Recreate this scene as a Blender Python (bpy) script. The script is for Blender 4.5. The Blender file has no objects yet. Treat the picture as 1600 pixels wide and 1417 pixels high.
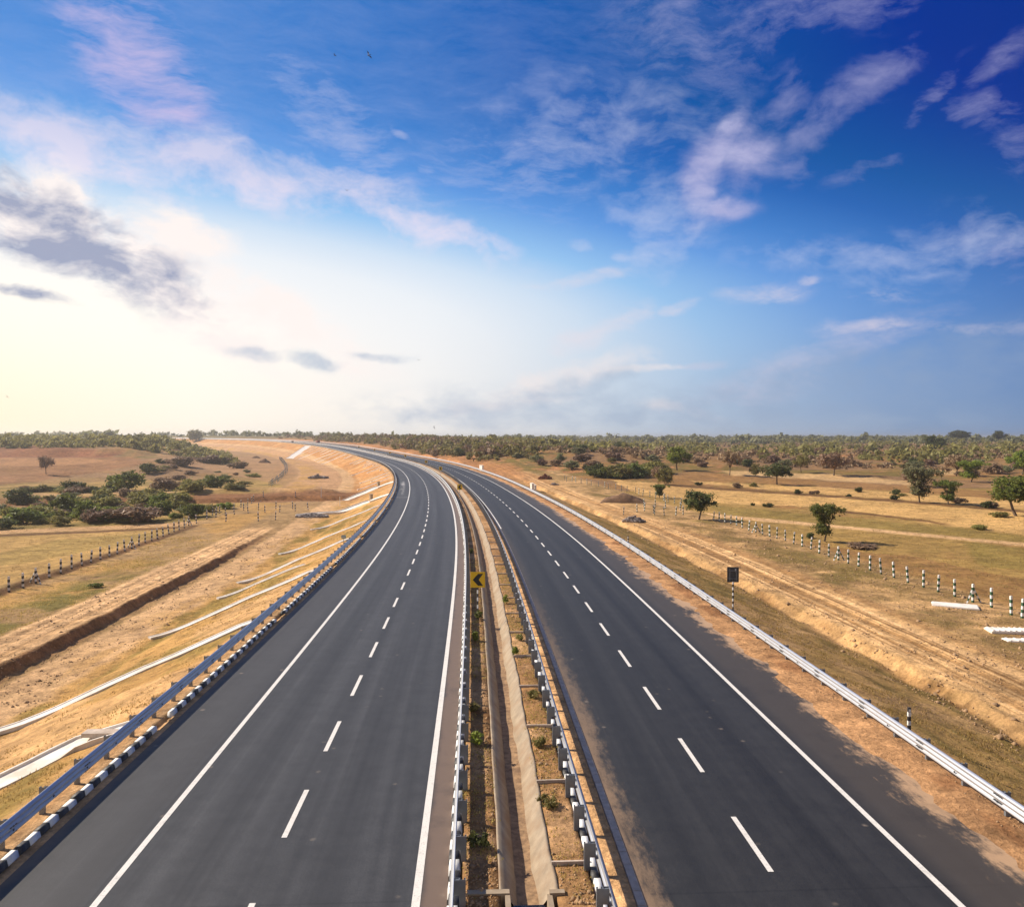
import bpy, math, random
import numpy as np
from mathutils import Vector
rng = np.random.default_rng(7); random.seed(7)
C = bpy.context.scene.collection
PI = math.pi; R = math.radians

# ------------------------------------------------------------------ objects
def tag(o, label=None, cat=None, group=None, kind=None):
    if label: o['label'] = label
    if cat: o['category'] = cat
    if group: o['group'] = group
    if kind: o['kind'] = kind
    return o
def empty(name, loc, rz=0, **k):
    o = bpy.data.objects.new(name, None); C.objects.link(o)
    o.empty_display_size = .3
    o.location = loc; o.rotation_euler = (0, 0, rz)
    return tag(o, **k)
def link(name, me, parent=None, loc=None, rz=0):
    o = bpy.data.objects.new(name, me); C.objects.link(o)
    if parent is not None: o.parent = parent
    if loc is not None: o.location = loc
    o.rotation_euler = (0, 0, rz)
    return o
def copy_tree(o, parent=None):
    c = o.copy(); C.objects.link(c)
    if parent is not None: c.parent = parent
    for ch in list(o.children): copy_tree(ch, c)
    return c

class MB:
    """collects shapes into one mesh"""
    def __init__(s): s.v = []; s.f = []; s.m = []; s.n = 0
    def add(s, v, f, m=0):
        b = s.n
        s.v += [tuple(p) for p in v]; s.n += len(v)
        s.f += [tuple(i + b for i in q) for q in f]; s.m += [m] * len(f)
        return s
    def box(s, c, d, m=0, rz=0, tilt=0):
        x, y, z = d[0] / 2, d[1] / 2, d[2] / 2
        P = [(-x, -y, -z), (x, -y, -z), (x, y, -z), (-x, y, -z), (-x, -y, z), (x, -y, z), (x, y, z), (-x, y, z)]
        ct, st = math.cos(tilt), math.sin(tilt); cr, sr = math.cos(rz), math.sin(rz)
        Q = []
        for a, b, e in P:
            a, e = a * ct + e * st, -a * st + e * ct
            Q.append((c[0] + a * cr - b * sr, c[1] + a * sr + b * cr, c[2] + e))
        return s.add(Q, [(0, 3, 2, 1), (4, 5, 6, 7), (0, 1, 5, 4), (1, 2, 6, 5), (2, 3, 7, 6), (3, 0, 4, 7)], m)
    def tube(s, pts, rad, n=7, m=0, cap=True):
        pts = [Vector(p) for p in pts]; V = []; F = []
        for i, p in enumerate(pts):
            d = (pts[min(i + 1, len(pts) - 1)] - pts[max(i - 1, 0)]).normalized()
            a = d.orthogonal().normalized() if abs(d.z) > .9 else d.cross(Vector((0, 0, 1))).normalized()
            if abs(d.z) > .9: a = Vector((1, 0, 0)) - d * d.x; a.normalize()
            b = d.cross(a); r = rad[i] if hasattr(rad, '__len__') else rad
            for k in range(n):
                t = 2 * PI * k / n; V.append(p + a * (r * math.cos(t)) + b * (r * math.sin(t)))
        for i in range(len(pts) - 1):
            for k in range(n):
                F.append((i * n + k, i * n + (k + 1) % n, (i + 1) * n + (k + 1) % n, (i + 1) * n + k))
        if cap: F += [tuple(range(n))[::-1], tuple((len(pts) - 1) * n + k for k in range(n))]
        return s.add(V, F, m)
    def prism(s, poly, a, b, axis='z', m=0):
        """polygon extruded from a to b along an axis; the polygon lies in the two other axes"""
        def P(u, v, w): return (u, v, w) if axis == 'z' else (u, w, v) if axis == 'y' else (w, u, v)
        n = len(poly); V = [P(u, v, a) for u, v in poly] + [P(u, v, b) for u, v in poly]
        F = [tuple(range(n))[::-1], tuple(range(n, 2 * n))] + [(i, (i + 1) % n, n + (i + 1) % n, n + i) for i in range(n)]
        return s.add(V, F, m)
    def mesh(s, name, mats):
        me = bpy.data.meshes.new(name); me.from_pydata(s.v, [], s.f)
        for k in (mats if isinstance(mats, (list, tuple)) else [mats]): me.materials.append(k)
        if any(s.m): me.polygons.foreach_set('material_index', s.m)
        me.update(); return me
    def build(s, name, mats, parent=None, loc=None, rz=0, smooth=False):
        me = s.mesh(name, mats)
        if smooth: me.polygons.foreach_set('use_smooth', [True] * len(me.polygons))
        return link(name, me, parent, loc, rz)
def np_mesh(name, V, F, mats, smooth=False, fmat=None):
    V = np.asarray(V, np.float32).reshape(-1, 3); F = np.asarray(F, np.int32); k = F.shape[1]
    me = bpy.data.meshes.new(name)
    me.vertices.add(len(V)); me.vertices.foreach_set('co', V.ravel())
    me.loops.add(F.size); me.loops.foreach_set('vertex_index', F.ravel())
    me.polygons.add(len(F)); me.polygons.foreach_set('loop_start', np.arange(0, F.size, k, dtype=np.int32))
    for q in (mats if isinstance(mats, (list, tuple)) else [mats]): me.materials.append(q)
    if fmat is not None: me.polygons.foreach_set('material_index', np.asarray(fmat, np.int32))
    if smooth: me.polygons.foreach_set('use_smooth', np.ones(len(F), bool))
    me.update(calc_edges=True); me.validate()
    return me

# ------------------------------------------------------------------ noise
def _h(ix, iy, seed):
    a = (ix.astype(np.int64) * 374761393 + iy.astype(np.int64) * 668265263 + seed * 1442695041) & 0x7fffffff
    a = (a ^ (a >> 13)) * 1274126177 & 0x7fffffff
    return ((a ^ (a >> 16)) & 0xffff) / 65535.0
def vnoise(x, y, seed=0):
    ix, iy = np.floor(x), np.floor(y); fx, fy = x - ix, y - iy
    fx = fx * fx * (3 - 2 * fx); fy = fy * fy * (3 - 2 * fy)
    a, b = _h(ix, iy, seed), _h(ix + 1, iy, seed); c, d = _h(ix, iy + 1, seed), _h(ix + 1, iy + 1, seed)
    return (a + (b - a) * fx) * (1 - fy) + (c + (d - c) * fx) * fy
def fbm(x, y, seed=0, o=4):
    x, y = np.broadcast_arrays(np.asarray(x, float), np.asarray(y, float)); r = 0; a = .5
    for i in range(o): r = r + a * vnoise(x, y, seed + i * 17); x, y, a = x * 2.03 + 5.1, y * 2.03 + 1.7, a * .5
    return r / (1 - .5 ** o) * 2 - 1
def ss(a, b, x): q = np.clip((x - a) / (b - a), 0, 1); return q * q * (3 - 2 * q)
def lerp(a, b, w): return a + (b - a) * w

# ------------------------------------------------------------------ camera and the highway's alignment
F_PX = 1230.0; HC = 10.9; PITCH = math.atan((708.5 - 684.07) / F_PX)
cp, sp = math.cos(PITCH), math.sin(PITCH)
def ray(u, v):
    a, b = (u - 800) / F_PX, -(v - 708.5) / F_PX
    return np.array([a, cp + b * sp, -sp + b * cp])
def to_px(X, Y, Z):
    dz = Y * cp - (Z - HC) * sp; dy = Y * sp + (Z - HC) * cp; dz = np.where(dz > 1, dz, 1)
    return 800 + F_PX * X / dz, 708.5 - F_PX * dy / dz
S0 = np.arange(-200, 3601, 2.0); I0 = 100
def _sm(a, n):
    k = np.hanning(n); k /= k.sum(); return np.convolve(np.pad(a, n // 2, mode='edge'), k, mode='valid')[:len(a)]
_k = _sm(np.interp(S0, [0, 80, 160, 300, 500, 800], [-.000274, .000689, .000574, .000973, .000226, .00061]), 21)
_k = _k * (1 - ss(1700, 2000, S0)) * ss(-160, -40, S0)
TH = .050941 + (np.cumsum(_k) - np.cumsum(_k)[I0]) * 2
RX = -np.cumsum(np.sin(TH)) * 2; RY = np.cumsum(np.cos(TH)) * 2
RX -= RX[I0]; RY -= RY[I0]
RZ = _sm(np.interp(S0, [0, 80, 160, 260, 400, 600, 900, 1400], [0, -.193, -.264, .05, 1.036, 4.449, 7.896, 10.493]), 41)
RZ -= RZ[I0]; SUP = .013 * np.clip(_k / .00065, 0, 1)
def zroad(s, t): return np.interp(s, S0, RZ) + np.interp(s, S0, SUP) * np.clip(t, -14, 18)
def xy(s, t):
    s = np.asarray(s, float); th = np.interp(s, S0, TH)
    return np.interp(s, S0, RX) + t * np.cos(th), np.interp(s, S0, RY) + t * np.sin(th)
def pt(s, t, dz=0.0):
    x, y = xy(s, t); return np.stack(np.broadcast_arrays(x, y, zroad(s, t) + dz), -1)
def head(s): return float(np.interp(s, S0, TH))
def st(X, Y):
    X = np.atleast_1d(np.asarray(X, float)); Y = np.atleast_1d(np.asarray(Y, float))
    d = (X[:, None] - RX[None, ::4]) ** 2 + (Y[:, None] - RY[None, ::4]) ** 2
    j = d.argmin(1) * 4; s = S0[j]
    for _ in range(3):
        th = np.interp(s, S0, TH); dx, dy = X - np.interp(s, S0, RX), Y - np.interp(s, S0, RY)
        s = s + (-dx * np.sin(th) + dy * np.cos(th))
    th = np.interp(s, S0, TH); dx, dy = X - np.interp(s, S0, RX), Y - np.interp(s, S0, RY)
    return s, dx * np.cos(th) + dy * np.sin(th)

# cross-section of the carriageways, kerbs and median (offset from the axis -> height over the road surface)
CT = [-12.9, -12.6, -12.3, -12.13, -12.1, -11.85, -11.84, -11.6, -11.5, -6, -.75, -.66, -.31, -.28, -.15, .1, .4, .64, .68, .9,
      1.16, 1.46, 1.7, 1.93, 1.97, 2.2, 2.5, 2.75, 2.87, 2.89, 3.15, 3.16, 3.5, 3.8, 3.83, 4.1, 9, 13.2, 13.5, 13.8, 14.1, 14.4, 14.7, 15, 15.3, 15.7]
CZ = [-.04, .02, .05, .06, -.06, -.06, .025, .02, -.07, -.07, -.07, -.06, -.06, .09, .1, .11, .1, .09, -.62, -.62,
      -.62, -.62, -.62, -.62, .09, .1, .11, .1, .09, -.06, -.06, .02, .025, .02, -.07, -.07, -.07, -.07, -.05, -.015, .015, .04, .05, .05, .04, .0]
def ground_z(s, t, X, Y):
    s, t, X, Y = [np.asarray(a, float) for a in np.broadcast_arrays(s, t, X, Y)]
    zr = zroad(s, t); D = np.hypot(X, Y)
    n60 = fbm(X / 70, Y / 70, 3); n14 = fbm(X / 16, Y / 16, 4); n3 = fbm(X / 3.2, Y / 3.2, 5, 4); n1 = fbm(X / .9, Y / .9, 6, 3)
    # left: valley floor, dirt track with its cut bank, fence berm
    tl = t + .35 * fbm(s / 9.0, t * 0 + 2.2, 11, 3) + .22 * fbm(s / 1.4, t / .8, 12, 3)
    pa = np.interp(tl, [-60, -46, -43.9, -43.2, -34.5, -33.7, -29.7, -29.2, -28.5, -24], [-3.6, -3.4, -3.25, -3.6, -3.5, -3.40, -3.36, -3.98, -4.1, -3.9])
    gl = lerp(pa, -3.6 + .15 * n14, ss(84, 134, s + 9 * n14))
    gl = gl + .8 * ss(500, 1000, s)
    q = np.where(Y > 1, X / np.maximum(Y, 1), 0); hm = ss(-.34, -.47, q) * ss(-60, -110, t)
    yb = Y + 14 * n14 + 40 * (q + .55)
    gl = gl + hm * (5.0 * ss(270, 395, Y) + 3.2 * ss(400, 409, yb) * ss(-.44, -.50, q) + 3.6 * ss(405, 520, Y) + (1 - ss(-.44, -.50, q)) * 3.2 * ss(400, 480, Y))
    gl = gl + n60 * .5 * ss(-60, -120, t) + n14 * .9 * ss(-70, -110, t) * ss(170, 260, D) + .3 * n14 * ss(-46, -60, t)
    # excavated stream bed below the culvert on the left
    u = s - 196 - .10 * (t + 20) - 3 * fbm(t / 14, s * 0, 21, 2)
    gl = gl - 1.9 * (1 - ss(4.5, 7.5, np.abs(u))) * ss(-19, -27, t) * (1 - ss(-60, -95, -(-t)) * 0) * ss(-120, -80, t)
    gl = gl + 1.1 * np.exp(-((s - 216 - 5 * n14) / 5.0) ** 2) * ss(-24, -32, t) * ss(-78, -60, t)
    # right: slope toe, scarp, track, verge, fields, hummocks
    tr = t + .5 * fbm(s / 2.7, t * 0 + 9, 31, 3) + .22 * fbm(s / .6, t * 0, 32, 2)
    pb = np.interp(tr, [16, 23.5, 25.0, 25.7, 26.6, 28.5, 30.6, 31.6, 41, 44], [-3.1, -3.25, -3.2, -2.55, -2.5, -2.56, -2.5, -2.42, -2.55, -2.65])
    gr = pb + .25 * n14 * ss(44, 60, t)
    far = ss(235, 420, D)
    gr = gr + 4.6 * ss(255, 620, D) + 5.2 * ss(520, 1500, D) + 2.5 * ss(1500, 3500, D) + far * (1.5 * n60 + 1.3 * np.maximum(n14, -.3))
    w = ss(165, 330, s) * (1 - ss(70, 240, t))
    gr = lerp(gr, zr + .6 + 3.0 * ss(20, 60, t) * ss(210, 320, s) + 1.4 * n14 + .8 * n60, w)
    lo_r = zr - (t - 15.7) / 3.0; hi_r = zr + np.maximum(t - 17.5, 0) / 1.7 + .0
    gr = np.clip(gr, lo_r - 99 * 0, np.maximum(hi_r, lo_r))
    gr = np.maximum(gr, lo_r)
    lo_l = zr - .04 - (-12.9 - t) / 2.75
    gl = np.clip(gl, lo_l, np.maximum(zr - .05 + np.maximum(-t - 15, 0) / 3, lo_l))
    c = zr + np.interp(t, CT, CZ)
    e = ss(13.3, 13.9, t) * (1 - ss(14.9, 15.4, t)); c = c + e * (.05 * fbm(s / 2.3, t * 0, 41, 3) + .03 * fbm(s / .7, t / .5, 42, 2))
    z = np.where(t < -12.9, gl, np.where(t > 15.7, gr, c))
    rough = np.where(t < -13, ss(-13, -15, t), np.where(t > 15.7, ss(15.7, 17.5, t), 0.0))
    trk = ss(26.2, 27, t) * (1 - ss(30, 31, t)) + ss(-34.2, -33.4, t) * (1 - ss(-30.6, -29.9, t)) * (1 - ss(124, 136, s))
    trk = np.clip(trk, 0, 1)
    amp = lerp(1.0, .3, trk)
    z = z + rough * amp * (.14 * n3 + .075 * n1)
    scar = (t > 22) * (1 - ss(29, 40, np.abs(t) * 0 + t)) * (1 - ss(26, 26.6, t))
    z = z + scar * .16 * n3
    rut = (.05 * fbm(s / 60, t / .30, 67, 3) + .03 * np.sin((t - 27.3) * 2 * PI / 1.75)) * trk
    med = ((t > -.27) & (t < .66)) | ((t > 2.0) & (t < 2.9))
    return z + rut + med * (.035 * fbm(X / .35, Y / .35, 51, 3))
def gz(X, Y):
    s, t = st(X, Y); return ground_z(s, t, np.atleast_1d(X), np.atleast_1d(Y))
_DS = np.geomspace(15, 3500, 420)
def at(u, v, dz=0.0):
    """where the sight line of a photo pixel meets the ground"""
    d = ray(u, v); X, Y, Z = d[0] * _DS, d[1] * _DS, HC + d[2] * _DS
    g = Z - dz - gz(X, Y)
    j = np.argmax(g < 0) if (g < 0).any() else len(_DS) - 1
    a, b = _DS[max(j - 1, 0)], _DS[j]
    for _ in range(12):
        m = (a + b) / 2
        if HC + d[2] * m - dz - gz(d[0] * m, d[1] * m)[0] < 0: b = m
        else: a = m
    X, Y = d[0] * b, d[1] * b
    return Vector((X, Y, float(gz(X, Y)[0])))
def on(s, t, dz=0.0):
    x, y = xy(s, t); return Vector((float(x), float(y), float(ground_z(s, t, x, y)) + dz))

# ------------------------------------------------------------------ materials
def mat(name):
    m = bpy.data.materials.new(name); m.use_nodes = True; nt = m.node_tree
    return m, nt, nt.nodes, nt.links, nt.nodes['Principled BSDF']
def N(nt, typ, **k):
    n = nt.nodes.new(typ)
    for a, b in k.items(): setattr(n, a, b)
    return n
def noise(nt, vec, scale, detail=4, rough=.55, dim='3D'):
    n = N(nt, 'ShaderNodeTexNoise'); n.inputs['Scale'].default_value = scale; n.inputs['Detail'].default_value = detail; n.inputs['Roughness'].default_value = rough
    if vec is not None: nt.links.new(vec, n.inputs['Vector'])
    return n.outputs['Fac']
def rng_(nt, x, a, b, c, d, smooth=False):
    n = N(nt, 'ShaderNodeMapRange'); n.inputs[1].default_value = a; n.inputs[2].default_value = b; n.inputs[3].default_value = c; n.inputs[4].default_value = d
    if smooth: n.interpolation_type = 'SMOOTHSTEP'
    nt.links.new(x, n.inputs[0]); return n.outputs[0]
def mth(nt, op, a, b=None, c=None):
    n = N(nt, 'ShaderNodeMath', operation=op)
    for i, q in enumerate((a, b, c)):
        if q is None: continue
        if isinstance(q, (int, float)): n.inputs[i].default_value = q
        else: nt.links.new(q, n.inputs[i])
    return n.outputs[0]
def mix(nt, fac, a, b, bt='MIX'):
    n = N(nt, 'ShaderNodeMix', data_type='RGBA', blend_type=bt)
    for i, q in ((0, fac), (6, a), (7, b)):
        if isinstance(q, (int, float)): n.inputs[i].default_value = q
        elif isinstance(q, tuple): n.inputs[i].default_value = (*q, 1)
        else: nt.links.new(q, n.inputs[i])
    return n.outputs[2]
def bump(nt, h, strength, dist, bsdf):
    b = N(nt, 'ShaderNodeBump'); b.inputs['Strength'].default_value = strength; b.inputs['Distance'].default_value = dist
    nt.links.new(h, b.inputs['Height']); nt.links.new(b.outputs[0], bsdf.inputs['Normal'])
def geo(nt): return N(nt, 'ShaderNodeNewGeometry').outputs['Position']
def scaled(nt, vec, sc):
    n = N(nt, 'ShaderNodeMapping'); n.inputs['Scale'].default_value = sc; nt.links.new(vec, n.inputs['Vector']); return n.outputs[0]
def simple(name, col, rough=.7, metal=0.0, var=.25, scale=6.0, dirt=None, dirt_amt=.4, bmp=.0):
    m, nt, nd, lk, b = mat(name); p = geo(nt)
    f = noise(nt, p, scale, 6, .6)
    c = mix(nt, rng_(nt, f, .3, .7, 0, 1), tuple(x * (1 - var) for x in col), tuple(min(x * (1 + var), 1) for x in col))
    if dirt:
        d = rng_(nt, noise(nt, p, scale * .37, 5, .65), .48, .68, 0, dirt_amt); c = mix(nt, d, c, dirt)
    lk.new(c, b.inputs['Base Color']); b.inputs['Roughness'].default_value = rough; b.inputs['Metallic'].default_value = metal
    if bmp: bump(nt, f, bmp, .02, b)
    return m

SAND = (.60, .41, .235); STRAW = (.60, .40, .175); DRY = (.50, .31, .12); OLIVE = (.185, .145, .045); BROWN = (.30, .175, .075); EARTH = (.38, .195, .095)
PINK = (.26, .165, .095); DARK = (.16, .085, .04); GREEN = (.20, .18, .045)

def ground_material():
    m, nt, nd, lk, b = mat('earth_and_dry_grass'); p = geo(nt)
    a = N(nt, 'ShaderNodeAttribute', attribute_name='albedo'); g = N(nt, 'ShaderNodeAttribute', attribute_name='turf')
    f1 = noise(nt, p, 1.1, 8, .68); f2 = noise(nt, p, .16, 5, .6); f3 = noise(nt, p, 5.5, 6, .7); f4 = noise(nt, p, .035, 4, .6)
    c = a.outputs['Color']
    k = mth(nt, 'MULTIPLY', rng_(nt, f1, .32, .68, .58, 1.36), rng_(nt, f2, .3, .7, .8, 1.2))
    k = mth(nt, 'MULTIPLY', k, rng_(nt, f3, .3, .7, .68, 1.3))
    k = mth(nt, 'MULTIPLY', k, rng_(nt, f4, .3, .7, .88, 1.1))
    vm = N(nt, 'ShaderNodeVectorMath', operation='SCALE'); lk.new(c, vm.inputs[0]); lk.new(k, vm.inputs[3])
    c = vm.outputs[0]
    f5 = noise(nt, p, .5, 7, .75); vm2 = N(nt, 'ShaderNodeVectorMath', operation='SCALE'); lk.new(c, vm2.inputs[0]); lk.new(rng_(nt, f5, .36, .64, .74, 1.22), vm2.inputs[3]); c = vm2.outputs[0]
    # tufts of darker, greener growth where turf grows
    tf = mth(nt, 'MULTIPLY', rng_(nt, f1, .5, .66, 0, .75), g.outputs['Fac'])
    c = mix(nt, tf, c, (.115, .095, .03))
    tf2 = mth(nt, 'MULTIPLY', rng_(nt, noise(nt, p, .45, 6, .7), .54, .7, 0, .6), g.outputs['Fac'])
    c = mix(nt, tf2, c, (.17, .145, .038))
    # scattered clods and stones
    vo = N(nt, 'ShaderNodeTexVoronoi'); vo.inputs['Scale'].default_value = 2.6; lk.new(p, vo.inputs['Vector'])
    cl = mth(nt, 'MULTIPLY', rng_(nt, vo.outputs['Distance'], .05, .16, .55, 0), rng_(nt, f2, .42, .6, 0, 1))
    c = mix(nt, cl, c, (.13, .075, .04))
    lk.new(c, b.inputs['Base Color']); b.inputs['Roughness'].default_value = .95; b.inputs['Specular IOR Level'].default_value = .12
    h = mth(nt, 'ADD', mth(nt, 'MULTIPLY', f1, 1.0), mth(nt, 'MULTIPLY', f3, .45))
    bump(nt, h, .9, .22, b)
    return m
def asphalt(name, base, side):
    m, nt, nd, lk, b = mat(name); p = geo(nt)
    uv = N(nt, 'ShaderNodeUVMap', uv_map='st'); sx = N(nt, 'ShaderNodeSeparateXYZ'); lk.new(uv.outputs[0], sx.inputs[0])
    S_, T_ = sx.outputs[0], sx.outputs[1]
    fine = noise(nt, p, 38, 3, .7); mid = noise(nt, p, 1.4, 6, .62); strk = noise(nt, scaled(nt, uv.outputs[0], (.018, 1.3, 1)), 1.0, 4, .6)
    strk2 = noise(nt, scaled(nt, uv.outputs[0], (.05, 5, 1)), 1.0, 4, .6)
    k = mth(nt, 'MULTIPLY', rng_(nt, fine, .32, .68, .5, 1.55), rng_(nt, mid, .3, .7, .84, 1.16))
    for cen in ((-7.03, -3.28) if side == 'left' else (5.75, 9.45)):     # wheel paths rubbed paler, oil drip line between them
        for off, wd, amp in ((-.85, .34, .16), (.85, .34, .16), (0, .45, -.18)):
            e = mth(nt, 'DIVIDE', mth(nt, 'SUBTRACT', mth(nt, 'ADD', T_, mth(nt, 'MULTIPLY', strk, .5)), cen + off + .25), wd)
            k = mth(nt, 'MULTIPLY', k, mth(nt, 'ADD', 1.0, mth(nt, 'MULTIPLY', mth(nt, 'POWER', 2.718, mth(nt, 'MULTIPLY', mth(nt, 'MULTIPLY', e, e), -1.0)), amp)))
    jn = mth(nt, 'ABSOLUTE', mth(nt, 'SUBTRACT', mth(nt, 'FRACT', mth(nt, 'DIVIDE', mth(nt, 'ADD', S_, mth(nt, 'MULTIPLY', strk2, .05)), 37.0)), .5))
    k = mth(nt, 'MULTIPLY', k, rng_(nt, jn, .0006, .0014, .78, 1.0))
    jl = mth(nt, 'ABSOLUTE', mth(nt, 'SUBTRACT', mth(nt, 'ADD', T_, mth(nt, 'MULTIPLY', strk2, .04)), -9.05 if side == 'left' else 11.15)); k = mth(nt, 'MULTIPLY', k, rng_(nt, jl, .01, .03, .75, 1.0))
    k = mth(nt, 'MULTIPLY', k, rng_(nt, strk, .33, .67, .72, 1.28)); k = mth(nt, 'MULTIPLY', k, rng_(nt, strk2, .3, .7, .93, 1.07))
    vm = N(nt, 'ShaderNodeVectorMath', operation='SCALE'); vm.inputs[0].default_value = base; lk.new(k, vm.inputs[3]); c = vm.outputs[0]
    wob = noise(nt, scaled(nt, uv.outputs[0], (.5, .3, 1)), 1.0, 7, .66); wob2 = noise(nt, scaled(nt, uv.outputs[0], (.09, .4, 1)), 1.0, 5, .6)
    grain = mth(nt, 'MULTIPLY', mth(nt, 'SUBTRACT', noise(nt, scaled(nt, uv.outputs[0], (1.1, 3.0, 1)), 1.0, 9, .78), .5), 3.4)
    if side == 'right':
        # blown sand on the hard shoulder, brown film inside it, dust beside the gutter stones
        q = mth(nt, 'ADD', T_, mth(nt, 'MULTIPLY', mth(nt, 'SUBTRACT', wob, .5), 3.4))
        q = mth(nt, 'ADD', mth(nt, 'ADD', q, grain), mth(nt, 'MULTIPLY', mth(nt, 'SUBTRACT', wob2, .5), 2.4))
        film = rng_(nt, T_, 11.2, 12.2, 0, .5, True)
        c = mix(nt, film, c, (.085, .068, .052))
        c = mix(nt, rng_(nt, q, 13.2, 14.2, 0, .97, True), c, (.45, .29, .165))
        q2 = mth(nt, 'ADD', mth(nt, 'ADD', T_, mth(nt, 'MULTIPLY', grain, .6)), mth(nt, 'MULTIPLY', mth(nt, 'SUBTRACT', wob2, .5), 1.0))
        c = mix(nt, mth(nt, 'MULTIPLY', rng_(nt, q2, 4.0, 4.8, .75, 0, True), rng_(nt, S_, 24, 55, .85, .1)), c, (.34, .225, .13))
    else:
        wm = mth(nt, 'MULTIPLY', rng_(nt, mth(nt, 'ABSOLUTE', mth(nt, 'SUBTRACT', S_, 184)), 16, 34, 1, 0, True), rng_(nt, mth(nt, 'ABSOLUTE', mth(nt, 'ADD', T_, 10.5)), .15, .75, 1, 0, True))
        wm = mth(nt, 'MULTIPLY', wm, rng_(nt, noise(nt, scaled(nt, uv.outputs[0], (.05, .5, 1)), 1.0, 5, .6), .4, .58, 0, .85)); c = mix(nt, wm, c, (.62, .60, .57))
        q = mth(nt, 'ADD', T_, mth(nt, 'MULTIPLY', mth(nt, 'SUBTRACT', wob, .5), .5))
        c = mix(nt, rng_(nt, q, -1.4, -1.1, 0, .85, True), c, (.175, .12, .085))
        c = mix(nt, rng_(nt, mth(nt, 'ADD', T_, mth(nt, 'MULTIPLY', mth(nt, 'SUBTRACT', wob, .5), 1.0)), -11.55, -11.2, .6, 0, True), c, (.26, .18, .11))
        c = mix(nt, rng_(nt, T_, -9.4, -8.9, .35, 0, True), c, (.06, .055, .05))
    # pale scuffs and grit
    vo = N(nt, 'ShaderNodeTexVoronoi'); vo.inputs['Scale'].default_value = .8; lk.new(p, vo.inputs['Vector'])
    sc = mth(nt, 'MULTIPLY', rng_(nt, vo.outputs['Distance'], .03, .10, .6, 0), rng_(nt, mid, .48, .58, 0, 1))
    blot = rng_(nt, noise(nt, p, .55, 7, .7), .56, .7, 0, .35); c = mix(nt, blot, c, tuple(x * .62 for x in base))
    c = mix(nt, sc, c, (.3, .24, .18))
    lk.new(c, b.inputs['Base Color'])
    lk.new(rng_(nt, fine, .3, .7, .5, .72), b.inputs['Roughness']); b.inputs['Specular IOR Level'].default_value = .4
    bump(nt, fine, .35, .008, b)
    return m
def paint(name, col, wear=.35, under=(.07, .07, .07)):
    m, nt, nd, lk, b = mat(name); p = geo(nt)
    w = rng_(nt, noise(nt, p, 3.5, 8, .7), .5, .72, 0, wear); g = rng_(nt, noise(nt, p, 26, 4, .7), .56, .7, 0, wear)
    c = mix(nt, w, col, tuple(x * .62 for x in col)); c = mix(nt, g, c, under)
    lk.new(c, b.inputs['Base Color']); b.inputs['Roughness'].default_value = .6
    return m
def leaf(name, c0, c1, trans=.25):
    m, nt, nd, lk, b = mat(name)
    a = N(nt, 'ShaderNodeAttribute', attribute_name='tone'); oi = N(nt, 'ShaderNodeObjectInfo')
    c = mix(nt, a.outputs['Fac'], c0, c1)
    hv = N(nt, 'ShaderNodeHueSaturation'); lk.new(c, hv.inputs['Color'])
    lk.new(rng_(nt, oi.outputs['Random'], 0, 1, .485, .512), hv.inputs['Hue']); lk.new(rng_(nt, oi.outputs['Random'], 0, 1, .8, 1.2), hv.inputs['Value'])
    lk.new(hv.outputs[0], b.inputs['Base Color']); b.inputs['Roughness'].default_value = .6; b.inputs['Specular IOR Level'].default_value = .25
    t = N(nt, 'ShaderNodeBsdfTranslucent'); lk.new(hv.outputs[0], t.inputs['Color'])
    mx = N(nt, 'ShaderNodeMixShader'); mx.inputs[0].default_value = trans
    lk.new(b.outputs[0], mx.inputs[1]); lk.new(t.outputs[0], mx.inputs[2]); lk.new(mx.outputs[0], nd['Material Output'].inputs['Surface'])
    return m
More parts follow.
